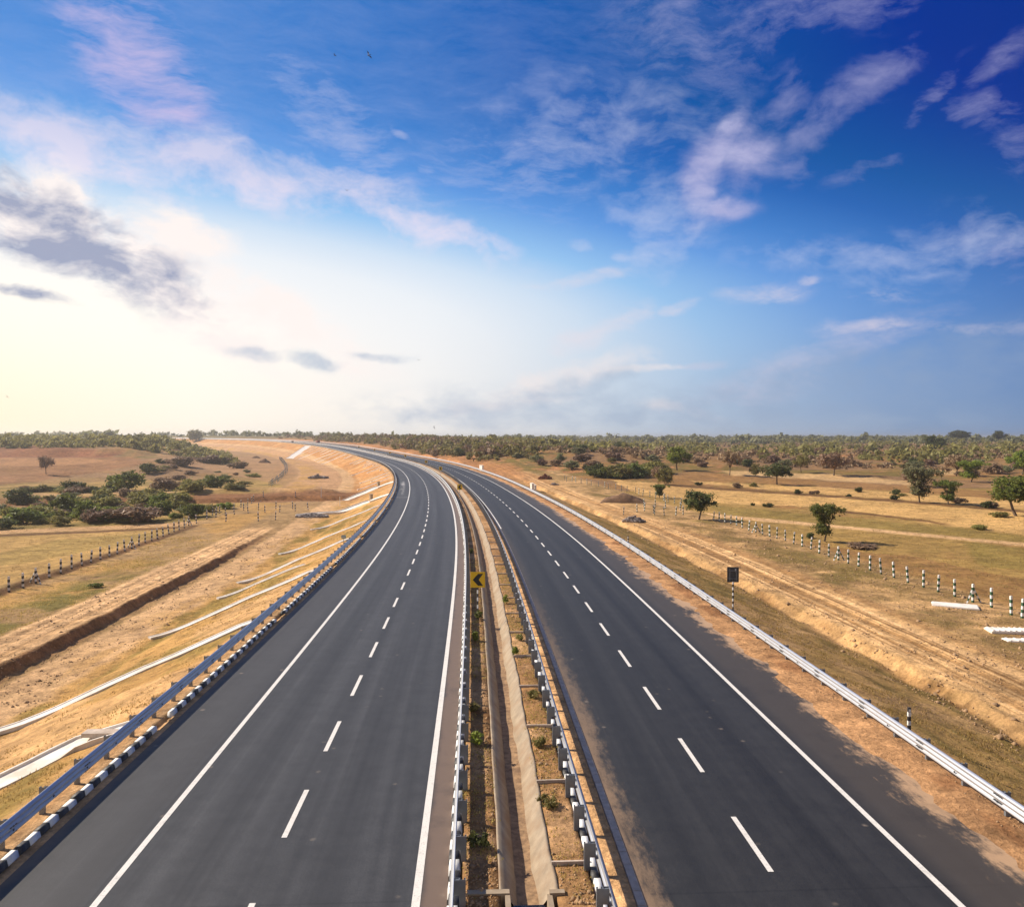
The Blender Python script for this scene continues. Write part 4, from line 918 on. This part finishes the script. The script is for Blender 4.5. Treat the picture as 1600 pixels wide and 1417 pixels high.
LEFT = [  # u, base v, width, height, leaf, label
    (195, 768, 54, 34, 'l_green', 'broad green bush at the top of the left thicket'), (232, 740, 28, 18, 'l_dark', 'dark bush above the left thicket'), (115, 767, 32, 18, 'l_dark', 'dark bush on the hedge line at the left'),
    (32, 788, 42, 26, 'l_dark', 'dark bush near the left edge above the thicket'), (102, 805, 48, 34, 'l_green', 'tall green bush in the left thicket'), (337, 762, 44, 22, 'l_green', 'green bush near the right end of the left thicket'),
    (302, 808, 42, 24, 'l_green', 'round green bush beside the far end of the left boundary row'), (225, 790, 60, 26, 'l_olive', 'wide olive bush in the middle of the left thicket'), (272, 793, 55, 28, 'l_olive', 'wide olive bush at the right of the left thicket'),
    (140, 815, 28, 20, 'l_dark', 'small dark bush at the front of the left thicket'), (207, 815, 75, 26, 'l_brown', 'wide dry brown bush at the front of the left thicket'), (38, 818, 58, 26, 'l_green', 'green bush at the left front of the thicket'),
    (5, 826, 34, 18, 'l_dark', 'dark bush cut by the left edge of the picture'), (68, 813, 42, 24, 'l_olive', 'olive bush at the front left of the thicket'), (112, 806, 22, 12, 'l_bright', 'bright green bush low in the left thicket'), (141, 798, 18, 12, 'l_bright', 'small bright green bush in the left thicket'),
    (282, 728, 44, 16, 'l_brown', 'brown bush on the rise above the left thicket'), (252, 724, 18, 9, 'l_dark', 'small dark bush on the rise left of the brown bush'), (372, 732, 28, 13, 'l_brown', 'dark brown bush above the far left sand'), (330, 724, 40, 14, 'l_brown', 'long brown bush on the rise at the left'),
    (352, 795, 26, 12, 'l_bright', 'green bush behind the crowded posts on the left'), (255, 766, 40, 22, 'l_brown', 'brown bush behind the olive bushes of the left thicket'), (300, 768, 45, 24, 'l_olive', 'olive bush behind the left thicket'), (165, 795, 40, 22, 'l_olive', 'olive bush beside the small bright bush'),
    (170, 815, 30, 16, 'l_green', 'low green bush at the front of the left thicket'), (150, 918, 18, 9, 'l_green', 'low green bush beside the left dirt track')]
for i, (u, v, w, h, lf, lab) in enumerate(LEFT): shrub(u, v, w, h, lf, 100 + i % 5, lab, 'shrubs of the left thicket')
for u in range(40, 175, 12): shrub(u + random.uniform(-4, 4), 769 + random.uniform(-2, 2), random.uniform(18, 28), random.uniform(8, 13), random.choice(['l_dark', 'l_brown', 'l_olive']), 100 + u % 5, 'low dark shrub in the hedge line along the left field', 'hedge line shrubs')
def scatter(n, poly, sizes, leafs, label, group, name_seed, wh=(1.0, .75)):
    rb = random.Random(name_seed); us = [q[0] for q in poly]; vs = [q[1] for q in poly]; k = 0
    while k < n:
        u, v = rb.uniform(min(us), max(us)), rb.uniform(min(vs), max(vs))
        if not in_poly(np.array([u]), np.array([v]), poly)[0]: continue
        p = at(u, v); d = math.hypot(p.x, p.y); W = rb.uniform(*sizes); w = W * F_PX / d * wh[0]
        shrub(u, v, w, w * wh[1] * rb.uniform(.6, 1.0), rb.choice(leafs), 100 + k % 5, label, group, p); k += 1
scatter(62, [(0, 770), (330, 765), (345, 805), (180, 818), (0, 824)], (1.6, 4), ['l_olive', 'l_bright', 'l_olive', 'l_grey'], 'low yellow-green shrub in the left thicket', 'low scrub of the left thicket', 8, (1, .6))
scatter(26, [(170, 775), (330, 765), (340, 800), (180, 815), (10, 820), (10, 800)], (2.5, 6), ['l_olive', 'l_green', 'l_brown', 'l_dark'], 'shrub in the left thicket between the larger bushes', 'small shrubs of the left thicket', 1)
scatter(24, [(180, 735), (400, 728), (420, 750), (360, 770), (250, 765)], (2.5, 5.5), ['l_brown', 'l_olive', 'l_brown', 'l_grey'], 'scrubby bush on the rough ground above the left thicket', 'scrub above the left thicket', 2, (1, .55))
scatter(26, [(895, 742), (1040, 738), (1040, 748), (950, 748)], (4, 8), ['l_dark', 'l_olive', 'l_green'], 'dark shrub in the row behind the straw field', 'shrub row behind the straw field', 3)
scatter(62, [(800, 722), (1000, 708), (1300, 705), (1600, 712), (1600, 748), (1300, 738), (1050, 732), (900, 735)], (3, 7), ['l_brown', 'l_olive', 'l_brown', 'l_dark', 'l_grey'], 'scrubby shrub on the hummocks beyond the right fields', 'scrub on the right hummocks', 4, (1, .7))
scatter(50, [(760, 705), (1000, 694), (1600, 690), (1600, 712), (1000, 708), (800, 716)], (4, 9), ['l_brown', 'l_olive', 'l_dark', 'l_grey'], 'distant shrub on the upper slope at the right', 'scrub on the upper right slope', 5, (1, .6))
scatter(14, [(1080, 752), (1250, 760), (1600, 783), (1600, 802), (1300, 776), (1090, 760)], (1.2, 3.0), ['l_brown', 'l_dark', 'l_olive'], 'small shrub on the bunds between the straw fields', 'shrubs on the field bunds', 6)
for u, v, w, h, lf, lab in ((1266, 841, 13, 12, 'l_dark', 'small dark bush left of the feathery tree'), (1176, 790, 7, 6, 'l_dark', 'small dark shrub alone on the olive field'), (1200, 792, 17, 8, 'l_dark', 'low dark shrub right of the lone small shrub'), (1545, 794, 20, 13, 'l_dark', 'dark bush left of the large right-edge tree'), (1562, 808, 26, 10, 'l_olive', 'low olive bush under the large right-edge tree'), (1345, 856, 50, 9, 'l_brown', 'low brown thorn bush right of the feathery tree'), (1530, 827, 24, 9, 'l_olive', 'low olive bush on the straw field')):
    shrub(u, v, w, h, lf, 102, lab, 'separate shrubs on the right plain')
# plants in the median
for i, (u, v, hgt, wid, lf, lab) in enumerate(((744, 1163, .5, .5, 'l_bright', 'bright green plant in the median beside the left guardrail'), (747, 1325, .42, .75, 'l_dark', 'dark round bush in the nearest part of the median'), (805, 1026, .5, .42, 'l_bright', 'green plant right of the median drain'),
        (743, 1001, .5, .36, 'l_bright', 'yellow-green plant below the nearest chevron sign'), (790, 943, .55, .36, 'l_bright', 'upright green plant right of the drain level with the chevron sign'), (748, 969, .6, .5, 'l_green', 'leafy plant at the foot of the nearest chevron sign'),
        (812, 1000, .3, .3, 'l_olive', 'small olive plant beside the right median guardrail'), (833, 1090, .3, .45, 'l_olive', 'low olive weed beside the right median guardrail'), (856, 1258, .22, .75, 'l_olive', 'low grey-green weed patch in the right half of the median'), (843, 1165, .25, .5, 'l_olive', 'low weed near a cross rib of the median'), (737, 865, .5, .4, 'l_green', 'green plant in the median beyond the chevron sign'), (741, 1110, .25, .4, 'l_olive', 'small weed left of the median drain'))):
    p = at(u, v); c = ell(200 + i, 14, wid * .42, wid * .42, .04, hgt, .11, .2); V, F, T = leaves(c, 34, .045, 200 + i)
    tag(link('plant', leaf_mesh('plant', V, F, T, M[lf]), None, p), lab, 'plant', 'plants in the median')

# dry grass on the slopes and verges (uncountable)
def grass(n, zone, h, seed, label):
    r = np.random.default_rng(seed); s, t = zone(r, n); x, y = xy(s, t); z = ground_z(s, t, x, y)
    k = fbm(x / 1.7, y / 1.7, 301, 3) + .5 * fbm(x / 7, y / 7, 302, 3) + r.normal(0, .25, n); m = k > .12; x, y, z = x[m], y[m], z[m]; n = len(x)
    V = []; p = np.stack([x, y, z - .02], -1)
    for b in range(4):
        a = r.uniform(0, 2 * PI, n); hh = h * r.uniform(.5, 1.3, n); ln = r.uniform(.1, .7, n) * hh; off = r.normal(0, .07, (n, 2)); wd = r.uniform(.012, .03, n)
        q = p.copy(); q[:, :2] += off; d = np.stack([np.cos(a), np.sin(a), 0 * a], -1); e = np.stack([-np.sin(a), np.cos(a), 0 * a], -1)
        V.append(np.stack([q - e * wd[:, None], q + e * wd[:, None], q + d * ln[:, None] + np.array([0, 0, 1]) * hh[:, None]], 1))
    V = np.concatenate(V).reshape(-1, 3); F = np.arange(len(V)).reshape(-1, 3)
    me = np_mesh('dry_grass', V, F, M['grass']); ta = me.attributes.new('tone', 'FLOAT', 'FACE'); ta.data.foreach_set('value', np.clip(r.normal(.45, .25, len(F)), 0, 1).astype(np.float32))
    tag(link('dry_grass', me), label, 'grass', kind='stuff')
def zz(a, b, c, d): return lambda r, n: (a + (b - a) * r.random(n) ** 1.5, r.uniform(c, d, n))
grass(26000, zz(16, 130, -24, -13.2), .085, 1, 'dry yellow grass on the left embankment slope')
grass(26000, zz(20, 130, 16.2, 25), .10, 2, 'dry olive grass on the right embankment slope')
grass(9000, zz(45, 120, -43, -34), .15, 3, 'dry grass on the verge left of the dirt track')
grass(9000, zz(35, 120, 32, 44), .13, 4, 'dry grass on the verge along the right boundary posts')
grass(5000, lambda r, n: (r.uniform(18, 70, n), np.where(r.random(n) < .5, r.uniform(-.4, .6, n), r.uniform(2.05, 2.85, n))), .08, 5, 'withered weeds on the earth of the median')

def clods(n, zone, seed, label, m, name, size=(.03, .10)):
    r = np.random.default_rng(seed); s, t = zone(r, n); x, y = xy(s, t); z = ground_z(s, t, x, y)
    m_ = fbm(x / 2.2, y / 2.2, 311, 3) + r.normal(0, .3, n) > .12; x, y, z = x[m_], y[m_], z[m_]; n = len(x)
    q = r.uniform(*size, (n, 1, 1)) * (1 + (r.random((n, 1, 1)) > .93) * 1.2); V = np.array([(1, 0, 0), (-.4, .9, 0), (-.5, -.8, 0), (.1, 0, .8), (0, 0, -.6)]) * r.uniform(.6, 1.3, (n, 5, 3))
    a = r.uniform(0, 6.28, n); ca, sa = np.cos(a)[:, None], np.sin(a)[:, None]; V = np.stack([V[..., 0] * ca - V[..., 1] * sa, V[..., 0] * sa + V[..., 1] * ca, V[..., 2]], -1) * q + np.stack([x, y, z], -1)[:, None]
    F = (np.arange(n)[:, None, None] * 5 + np.array([(0, 1, 3), (1, 2, 3), (2, 0, 3), (1, 0, 4), (2, 1, 4), (0, 2, 4)])[None]).reshape(-1, 3)
    tag(link(name, np_mesh(name, V.reshape(-1, 3), F, M[m])), label, 'clods', kind='stuff')
CL = simple('clods', (.34, .215, .115), .95, 0, .5, 1.5); M['clod'] = CL
clods(9000, zz(18, 120, -34, -24), 21, 'earth clods on the rough sand and dirt track at the left', 'clod', 'earth_clods'); clods(14000, zz(25, 130, 23, 43), 22, 'earth clods along the scarp and verge at the right', 'clod', 'earth_clods', (.03, .12))
clods(2500, zz(13, 80, 14.6, 16.6), 23, 'crumbs of red earth on the right road shoulder', 'clod', 'earth_clods', (.02, .06))
clods(7000, lambda r, n: (18 + 60 * r.random(n) ** 1.5, np.where(r.random(n) < .55, r.uniform(-.25, .6, n), r.uniform(2.05, 2.85, n))), 24, 'dry clods and litter on the median earth', 'clod', 'earth_clods', (.015, .06))
grass(16000, zz(45, 200, 44, 110), .22, 6, 'dry tufts over the fields beyond the right boundary posts'); grass(9000, zz(60, 190, -110, -44), .22, 7, 'dry tufts over the field beyond the left boundary posts')
# far scrub and woodland that reads as one mass
def woodland(name, pts, hs, leafm, seed, per, lsz, label):
    r = np.random.default_rng(seed); x, y = pts; z = gz_many(x, y); H = hs
    c = []
    for j in range(5):
        q = r.uniform(.15, .8, len(x)); c.append(np.stack([x + r.normal(0, .38, len(x)) * H, y + r.normal(0, .38, len(x)) * H, z + q * H, .36 * H * r.uniform(.7, 1.2, len(x))], -1))
    c = np.concatenate(c); V, F, T = leaves(c, per, lsz, seed)
    tone = np.clip(T * .8 + .1, 0, 1)
    s = np.repeat(c[:, 3] / c[:, 3].mean(), per); ctr = V.reshape(-1, 4, 3).mean(1, keepdims=True); V = ((V.reshape(-1, 4, 3) - ctr) * s[:, None, None] + ctr).reshape(-1, 3)
    tag(link(name, leaf_mesh(name, V, F, tone, M[leafm])), label, 'woodland', kind='stuff')
def gz_many(x, y): return np.concatenate([gz(a, b) for a, b in zip(np.array_split(x, 20), np.array_split(y, 20))])
def sector(n, a0, a1, d0, d1, seed, keep=None):
    r = np.random.default_rng(seed); a = np.radians(r.uniform(a0, a1, n)); d = np.exp(r.uniform(math.log(d0), math.log(d1), n)); x, y = d * np.sin(a), d * np.cos(a)
    s, t = zip(*[st(p, q) for p, q in zip(np.array_split(x, 20), np.array_split(y, 20))]); s, t = np.concatenate(s), np.concatenate(t)
    m = keep(s, t, x, y) if keep else np.ones(n, bool); return x[m], y[m]
rr = np.random.default_rng(5)
P = sector(2400, -38, -19, 430, 1000, 1, lambda s, t, x, y: (t < -75) & (fbm(x / 40, y / 40, 401, 3) + .006 * (np.hypot(x, y) - 470) > -.1) & ((x / y > -.46) | (y > 428 + 12 * fbm(x / 20, y / 20, 405, 2)))); woodland('left_woodland', P, 1.6 + 4.38 * rr.random(len(P[0])) ** 2.4 * .8, 'l_olive', 11, 16, .6, 'hazy olive woodland on the rise at the far left')
P = sector(2300, -24, 2, 290, 900, 2, lambda s, t, x, y: (t > 24 + 9 * fbm(x / 25, y / 25, 402, 3)) & (t < 420) & (s > 300)); woodland('bend_woodland', P, 1.6 + 4.12 * rr.random(len(P[0])) ** 2.4, 'l_olive', 12, 18, .5, 'olive and brown scrub wood behind the bend of the highway')
P = sector(2200, -24, 2, 300, 1000, 7, lambda s, t, x, y: (t > 28 + 9 * fbm(x / 25, y / 25, 402, 3)) & (t < 600) & (s > 320)); woodland('bend_woodland', P, 1.4 + 3.28 * rr.random(len(P[0])) ** 2.4, 'l_brown', 13, 14, .55, 'bare brown thorn scrub behind the bend of the highway')
P = sector(3200, -34, 36, 950, 3000, 3, lambda s, t, x, y: np.abs(t) > 45); woodland('far_woodland', P, 2.5 + 7.25 * rr.random(len(P[0])) ** 2.4, 'l_grey', 14, 9, 1.5, 'belt of hazy trees along the whole horizon')
P = sector(2100, -2, 36, 420, 1400, 4, lambda s, t, x, y: (t > 60) & (fbm(x / 90, y / 90, 403, 3) > -.2)); woodland('right_scrub', P, 1.5 + 4.35 * rr.random(len(P[0])) ** 2.4, 'l_olive', 15, 11, .7, 'olive scrub scattered over the far right plain')
P = sector(2500, 0, 36, 315, 1000, 6, lambda s, t, x, y: (t > 60) & (fbm(x / 60, y / 60, 404, 3) > -.12)); woodland('right_scrub', P, .8 + 2.32 * rr.random(len(P[0])) ** 2.4, 'l_brown', 16, 10, .45, 'low brown thorn scrub on the far right plain')

# ------------------------------------------------------------------ air
hz_ = MB().box((900, 1900, 9), (8800, 7400, 38)).build('haze', bpy.data.materials.new('haze_air')); tag(hz_, 'thin dry haze over the plain', 'haze', kind='stuff')
hm_ = hz_.data.materials[0]; hm_.use_nodes = True; hm_.node_tree.nodes.clear()
o = hm_.node_tree.nodes.new('ShaderNodeOutputMaterial'); v = hm_.node_tree.nodes.new('ShaderNodeVolumePrincipled'); v.inputs['Color'].default_value = (.95, .93, .90, 1); v.inputs['Density'].default_value = .00022; v.inputs['Anisotropy'].default_value = .5
hm_.node_tree.links.new(v.outputs[0], o.inputs['Volume'])

# ------------------------------------------------------------------ sun and sky
SUN_AZ, SUN_EL = -70.0, 36.0
sun = bpy.data.lights.new('sun', 'SUN'); sun.energy = 5.0; sun.angle = R(.53); sun.color = (1.0, .88, .72)
so = bpy.data.objects.new('sun', sun); C.objects.link(so)

d = Vector((math.sin(R(SUN_AZ)) * math.cos(R(SUN_EL)), math.cos(R(SUN_AZ)) * math.cos(R(SUN_EL)), math.sin(R(SUN_EL))))
so.rotation_euler = d.to_track_quat('Z', 'Y').to_euler(); so.location = d * 200
W = bpy.data.worlds.new('World'); bpy.context.scene.world = W; W.use_nodes = True; W.cycles.sampling_method = 'NONE'
nt = W.node_tree; nt.nodes.clear()
def srgb(*c): return tuple(((x / 255 + .055) / 1.055) ** 2.4 if x > 10 else x / 255 / 12.92 for x in c)
tc = N(nt, 'ShaderNodeTexCoord').outputs['Generated']
nrm = N(nt, 'ShaderNodeVectorMath', operation='NORMALIZE'); nt.links.new(tc, nrm.inputs[0])
sx = N(nt, 'ShaderNodeSeparateXYZ'); nt.links.new(nrm.outputs[0], sx.inputs[0])
AZ = mth(nt, 'MULTIPLY', mth(nt, 'ARCTAN2', sx.outputs[0], sx.outputs[1]), 180 / PI); EL = mth(nt, 'MULTIPLY', mth(nt, 'ARCSINE', sx.outputs[2]), 180 / PI)
def px_dir(u, v): q = ray(u, v); return math.degrees(math.atan2(q[0], q[1])), math.degrees(math.asin(q[2] / np.linalg.norm(q)))
# distance from the bright part of the sky, low in the left
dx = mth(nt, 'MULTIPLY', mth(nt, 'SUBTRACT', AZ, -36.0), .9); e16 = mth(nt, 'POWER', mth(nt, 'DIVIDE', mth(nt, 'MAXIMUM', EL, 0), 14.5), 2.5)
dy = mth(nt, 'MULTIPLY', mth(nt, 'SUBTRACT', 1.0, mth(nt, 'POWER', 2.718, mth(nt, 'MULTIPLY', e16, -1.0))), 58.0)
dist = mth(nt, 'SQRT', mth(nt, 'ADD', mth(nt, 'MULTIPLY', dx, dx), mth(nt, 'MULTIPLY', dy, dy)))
def ramp(x, stops):
    n = N(nt, 'ShaderNodeValToRGB'); cr = n.color_ramp
    while len(cr.elements) > 1: cr.elements.remove(cr.elements[0])
    cr.elements[0].position = stops[0][0]; cr.elements[0].color = (*stops[0][1], 1)
    for p, c in stops[1:]: e = cr.elements.new(p); e.color = (*c, 1)
    nt.links.new(x, n.inputs[0]); return n.outputs[0]
sky = ramp(mth(nt, 'DIVIDE', dist, 200.0), [(0, (1.2, 1.16, 1.08)), (.085, (1.08, 1.06, 1.03)), (.12, srgb(248, 251, 255)), (.16, srgb(236, 244, 253)), (.195, srgb(206, 227, 249)), (.23, srgb(140, 194, 244)), (.27, srgb(86, 151, 227)), (.30, srgb(50, 124, 206)), (.33, srgb(16, 96, 182)), (.355, srgb(0, 84, 164)), (.40, srgb(0, 50, 148)), (.50, srgb(0, 40, 120)), (.64, srgb(0, 40, 108)), (.76, srgb(150, 163, 182)), (.9, srgb(208, 202, 194))])  # last pale stops: unseen sky behind the camera, added to lift ambient light
hzn = ramp(rng_(nt, AZ, -40, 40, 0, 1), [(0, (1.12, .92, .60)), (.22, (1.12, 1.0, .84)), (.42, (.96, .92, .88)), (.6, srgb(200, 212, 226)), (.82, srgb(142, 166, 198)), (1, srgb(112, 142, 184))])
hf = mth(nt, 'POWER', 2.718, mth(nt, 'MULTIPLY', mth(nt, 'POWER', mth(nt, 'DIVIDE', mth(nt, 'MAXIMUM', EL, 0), 8.0), 1.6), -1.0)); sky = mix(nt, mth(nt, 'MULTIPLY', hf, .95), sky, hzn)
# physical daylight under the tint
nish = N(nt, 'ShaderNodeTexSky', sky_type='NISHITA', sun_disc=False, sun_elevation=R(SUN_EL), sun_rotation=R(SUN_AZ)); nish.dust_density = 1.5
ns = N(nt, 'ShaderNodeVectorMath', operation='SCALE'); nt.links.new(nish.outputs[0], ns.inputs[0]); ns.inputs[3].default_value = .05
sky = mix(nt, .04, sky, ns.outputs[0])
# cloud texture in sky angles
cv = N(nt, 'ShaderNodeCombineXYZ'); nt.links.new(AZ, cv.inputs[0]); nt.links.new(EL, cv.inputs[1]); ae = cv.outputs[0]
wn = N(nt, 'ShaderNodeTexNoise'); wn.inputs['Scale'].default_value = .16; wn.inputs['Detail'].default_value = 4; nt.links.new(ae, wn.inputs['Vector'])
wv = N(nt, 'ShaderNodeVectorMath', operation='MULTIPLY_ADD'); nt.links.new(wn.outputs['Color'], wv.inputs[0]); wv.inputs[1].default_value = (3.2, 2.4, 0); wv.inputs[2].default_value = (-1.6, -1.2, 0)
wa = N(nt, 'ShaderNodeVectorMath', operation='ADD'); nt.links.new(ae, wa.inputs[0]); nt.links.new(wv.outputs[0], wa.inputs[1]); wae = wa.outputs[0]
def rot_noise(ang, sc, k, det, ro):
    mp = N(nt, 'ShaderNodeMapping'); mp.inputs['Rotation'].default_value = (0, 0, R(ang)); mp.inputs['Scale'].default_value = (sc, sc * k, 1); nt.links.new(wae, mp.inputs['Vector'])
    return noise(nt, mp.outputs[0], 1.0, det, ro)
puff = rot_noise(12, .24, 1.8, 9, .64); puff2 = rot_noise(18, .30, 1.9, 8, .6); wisp = rot_noise(40, .20, 4.2, 10, .68); wisp2 = rot_noise(-26, .3, 2.4, 10, .68)
PREV = [None]   # each blob waits for the one before it, which keeps the shader's working memory small
def blobs(lst):
    acc = None
    for (u, v, hl, hw, ang, k) in lst:
        a, e = px_dir(u, v); mp = N(nt, 'ShaderNodeMapping', vector_type='TEXTURE'); mp.inputs['Location'].default_value = (a, e, 0); mp.inputs['Rotation'].default_value = (0, 0, R(-ang)); sc = math.degrees(1 / F_PX) * .93
        mp.inputs['Scale'].default_value = (hl * sc * 1.45, hw * sc * 1.45, 1); 
        if PREV[0] is None: nt.links.new(wae, mp.inputs['Vector'])
        else:
            va = N(nt, 'ShaderNodeVectorMath', operation='MULTIPLY_ADD'); nt.links.new(PREV[0], va.inputs[0]); va.inputs[1].default_value = (1e-9,) * 3; nt.links.new(wae, va.inputs[2]); nt.links.new(va.outputs[0], mp.inputs['Vector'])
        ln = N(nt, 'ShaderNodeVectorMath', operation='LENGTH'); nt.links.new(mp.outputs[0], ln.inputs[0])
        g = rng_(nt, ln.outputs['Value'], 0, 1, k, 0, True); acc = g if acc is None else mth(nt, 'MAXIMUM', acc, g); PREV[0] = acc
    return acc
def cloud(base, lst, tex, lo, hi, col, amt=1.0):
    """soft patches torn by the texture; lo..hi is how far the texture bites"""
    g = blobs(lst); q = mth(nt, 'ADD', tex, mth(nt, 'MULTIPLY', mth(nt, 'SUBTRACT', g, 1.0), .30)); d_ = rng_(nt, q, lo, hi, 0, 1)
    d_ = mth(nt, 'MULTIPLY', d_, mth(nt, 'MINIMUM', mth(nt, 'MULTIPLY', g, 1.8 * amt), amt)); PREV[0] = d_; return mix(nt, d_, base, col)
warm = ramp(mth(nt, 'DIVIDE', dist, 100.0), [(0, srgb(255, 250, 240)), (.3, srgb(255, 244, 242)), (.45, srgb(226, 222, 242)), (.58, srgb(180, 190, 228)), (.8, srgb(122, 146, 206))])
# general veil and streaks of the upper left and centre
sky = cloud(sky, [(420, 70, 520, 190, 10, .8), (760, 120, 420, 190, 0, .8), (60, 130, 260, 130, 0, .7), (980, 90, 260, 170, 0, .7)], wisp, .22, .9, warm, .34)
sky = cloud(sky, [(215, 95, 190, 75, 50, 1), (275, 155, 95, 50, 55, 1)], wisp, .28, .72, srgb(216, 196, 230), .8)
sky = cloud(sky, [(110, 225, 300, 60, 10, 1), (330, 258, 260, 56, 8, 1), (540, 278, 170, 34, 12, .95), (670, 355, 170, 34, 18, 1), (745, 388, 60, 22, 50, .8)], puff, .27, .58, warm, .95)
sky = cloud(sky, [(550, 195, 120, 50, 40, .9), (470, 160, 90, 60, 50, .75), (625, 208, 26, 9, 35, 1), (665, 262, 20, 8, -5, 1), (610, 290, 90, 24, 15, .9), (840, 250, 240, 100, 0, .6)], wisp, .3, .75, warm, .8)
sky = cloud(sky, [(130, 362, 220, 72, 20, 1), (285, 362, 95, 40, 8, 1), (260, 440, 270, 80, 30, 1), (430, 490, 240, 50, 30, .9), (92, 292, 60, 26, 25, 1)], puff, .22, .48, srgb(255, 245, 241), .95)
sky = cloud(sky, [(75, 330, 175, 46, 20, 1), (150, 396, 190, 58, 22, 1), (20, 372, 80, 26, 15, .8), (40, 450, 80, 12, 12, .9)], puff2, .24, .52, srgb(148, 158, 188), .9)
RC = srgb(184, 182, 220)
sky = cloud(sky, [(1094, 280, 75, 30, 100, 1), (1125, 330, 60, 20, 8, 1), (1118, 225, 60, 26, -55, 1), (1160, 235, 70, 40, 20, .75)], puff2, .1, .5, srgb(190, 188, 224), .72)
sky = cloud(sky, [(1096, 268, 85, 34, 108, 1), (1120, 334, 60, 20, 8, 1), (1165, 225, 70, 70, 0, .8), (1145, 262, 90, 70, 10, .7), (1330, 155, 150, 36, -32, 1), (1270, 195, 60, 28, -28, 1), (1240, 260, 40, 34, 0, .9), (1350, 266, 60, 20, -15, .9), (1230, 150, 60, 44, -60, .7)], puff, .28, .66, RC, .5)
sky = cloud(sky, [(1460, 150, 60, 20, -45, .95), (1530, 178, 66, 30, 10, .85), (1592, 232, 34, 30, 30, 1), (1560, 100, 60, 20, -30, .8), (1300, 8, 210, 44, 0, .9), (1080, 40, 200, 110, 20, .65), (1590, 390, 60, 50, -40, .8)], wisp2, .3, .68, RC, .45)
sky = cloud(sky, [(880, 175, 80, 24, -8, .9), (1030, 335, 110, 80, 20, .8), (1030, 395, 90, 60, 10, .7), (912, 384, 32, 13, 10, 1), (970, 398, 24, 10, 5, .9), (1350, 402, 230, 30, 4, .85), (1480, 385, 220, 60, -12, .65), (960, 200, 260, 120, 0, .5)], puff2, .26, .7, srgb(206, 212, 238), .6)
sky = cloud(sky, [(905, 435, 110, 14, -11, 1), (930, 522, 120, 26, -24, 1), (985, 495, 55, 15, -10, 1), (1195, 461, 75, 18, 0, 1), (1065, 479, 50, 12, -8, 1), (1380, 462, 60, 18, 0, .7), (1265, 443, 20, 9, 0, .8), (1350, 512, 80, 12, 0, .8), (1540, 515, 100, 12, 0, .8)], wisp2, .24, .74, srgb(236, 222, 228), .62)
sky = cloud(sky, [(1240, 570, 230, 34, -19, 1), (1200, 600, 120, 34, -12, .9), (1390, 530, 80, 18, -15, 1), (1090, 571, 70, 9, -4, .9), (1170, 612, 80, 12, -4, .9)], wisp2, .26, .78, srgb(212, 204, 220), .6)
sky = cloud(sky, [(880, 590, 170, 26, -13, 1), (1000, 577, 90, 9, -4, 1), (800, 628, 150, 15, -8, .9), (1060, 640, 70, 12, 10, .8)], puff, .24, .62, srgb(248, 234, 230), .7)
sky = cloud(sky, [(885, 608, 130, 22, -12, 1), (960, 650, 210, 26, 4, 1), (850, 640, 330, 44, 0, .9), (720, 650, 200, 30, 0, .65), (400, 552, 48, 11, 10, .9), (487, 566, 60, 15, 8, .9), (602, 559, 60, 9, 4, .9), (1120, 662, 360, 24, 0, .7)], puff2, .2, .56, srgb(172, 188, 210), .72)
sky = cloud(sky, [(1330, 600, 330, 60, -6, .9), (1500, 560, 220, 50, -8, .8), (1250, 640, 300, 40, 0, .8)], puff2, .12, .6, srgb(146, 166, 196), .55)
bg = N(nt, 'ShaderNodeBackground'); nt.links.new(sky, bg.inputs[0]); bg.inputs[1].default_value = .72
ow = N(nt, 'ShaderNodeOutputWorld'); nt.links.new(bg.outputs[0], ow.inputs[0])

# ------------------------------------------------------------------ camera
cam = bpy.data.cameras.new('camera'); co = bpy.data.objects.new('camera', cam); C.objects.link(co)
cam.sensor_width = 36; cam.sensor_fit = 'HORIZONTAL'; cam.lens = F_PX / 1600 * 36; cam.clip_start = .1; cam.clip_end = 20000
co.location = (0, 0, HC); co.rotation_euler = (PI / 2 - PITCH, 0, 0)
sc = bpy.context.scene; sc.camera = co
sc.view_settings.view_transform = 'Standard'; sc.view_settings.look = 'None'; sc.view_settings.exposure = .5; sc.view_settings.gamma = 1
sc.render.resolution_x, sc.render.resolution_y = 1024, 906
sc.cycles.use_denoising = True; sc.cycles.max_bounces = 5; sc.cycles.volume_bounces = 0; sc.cycles.transparent_max_bounces = 8
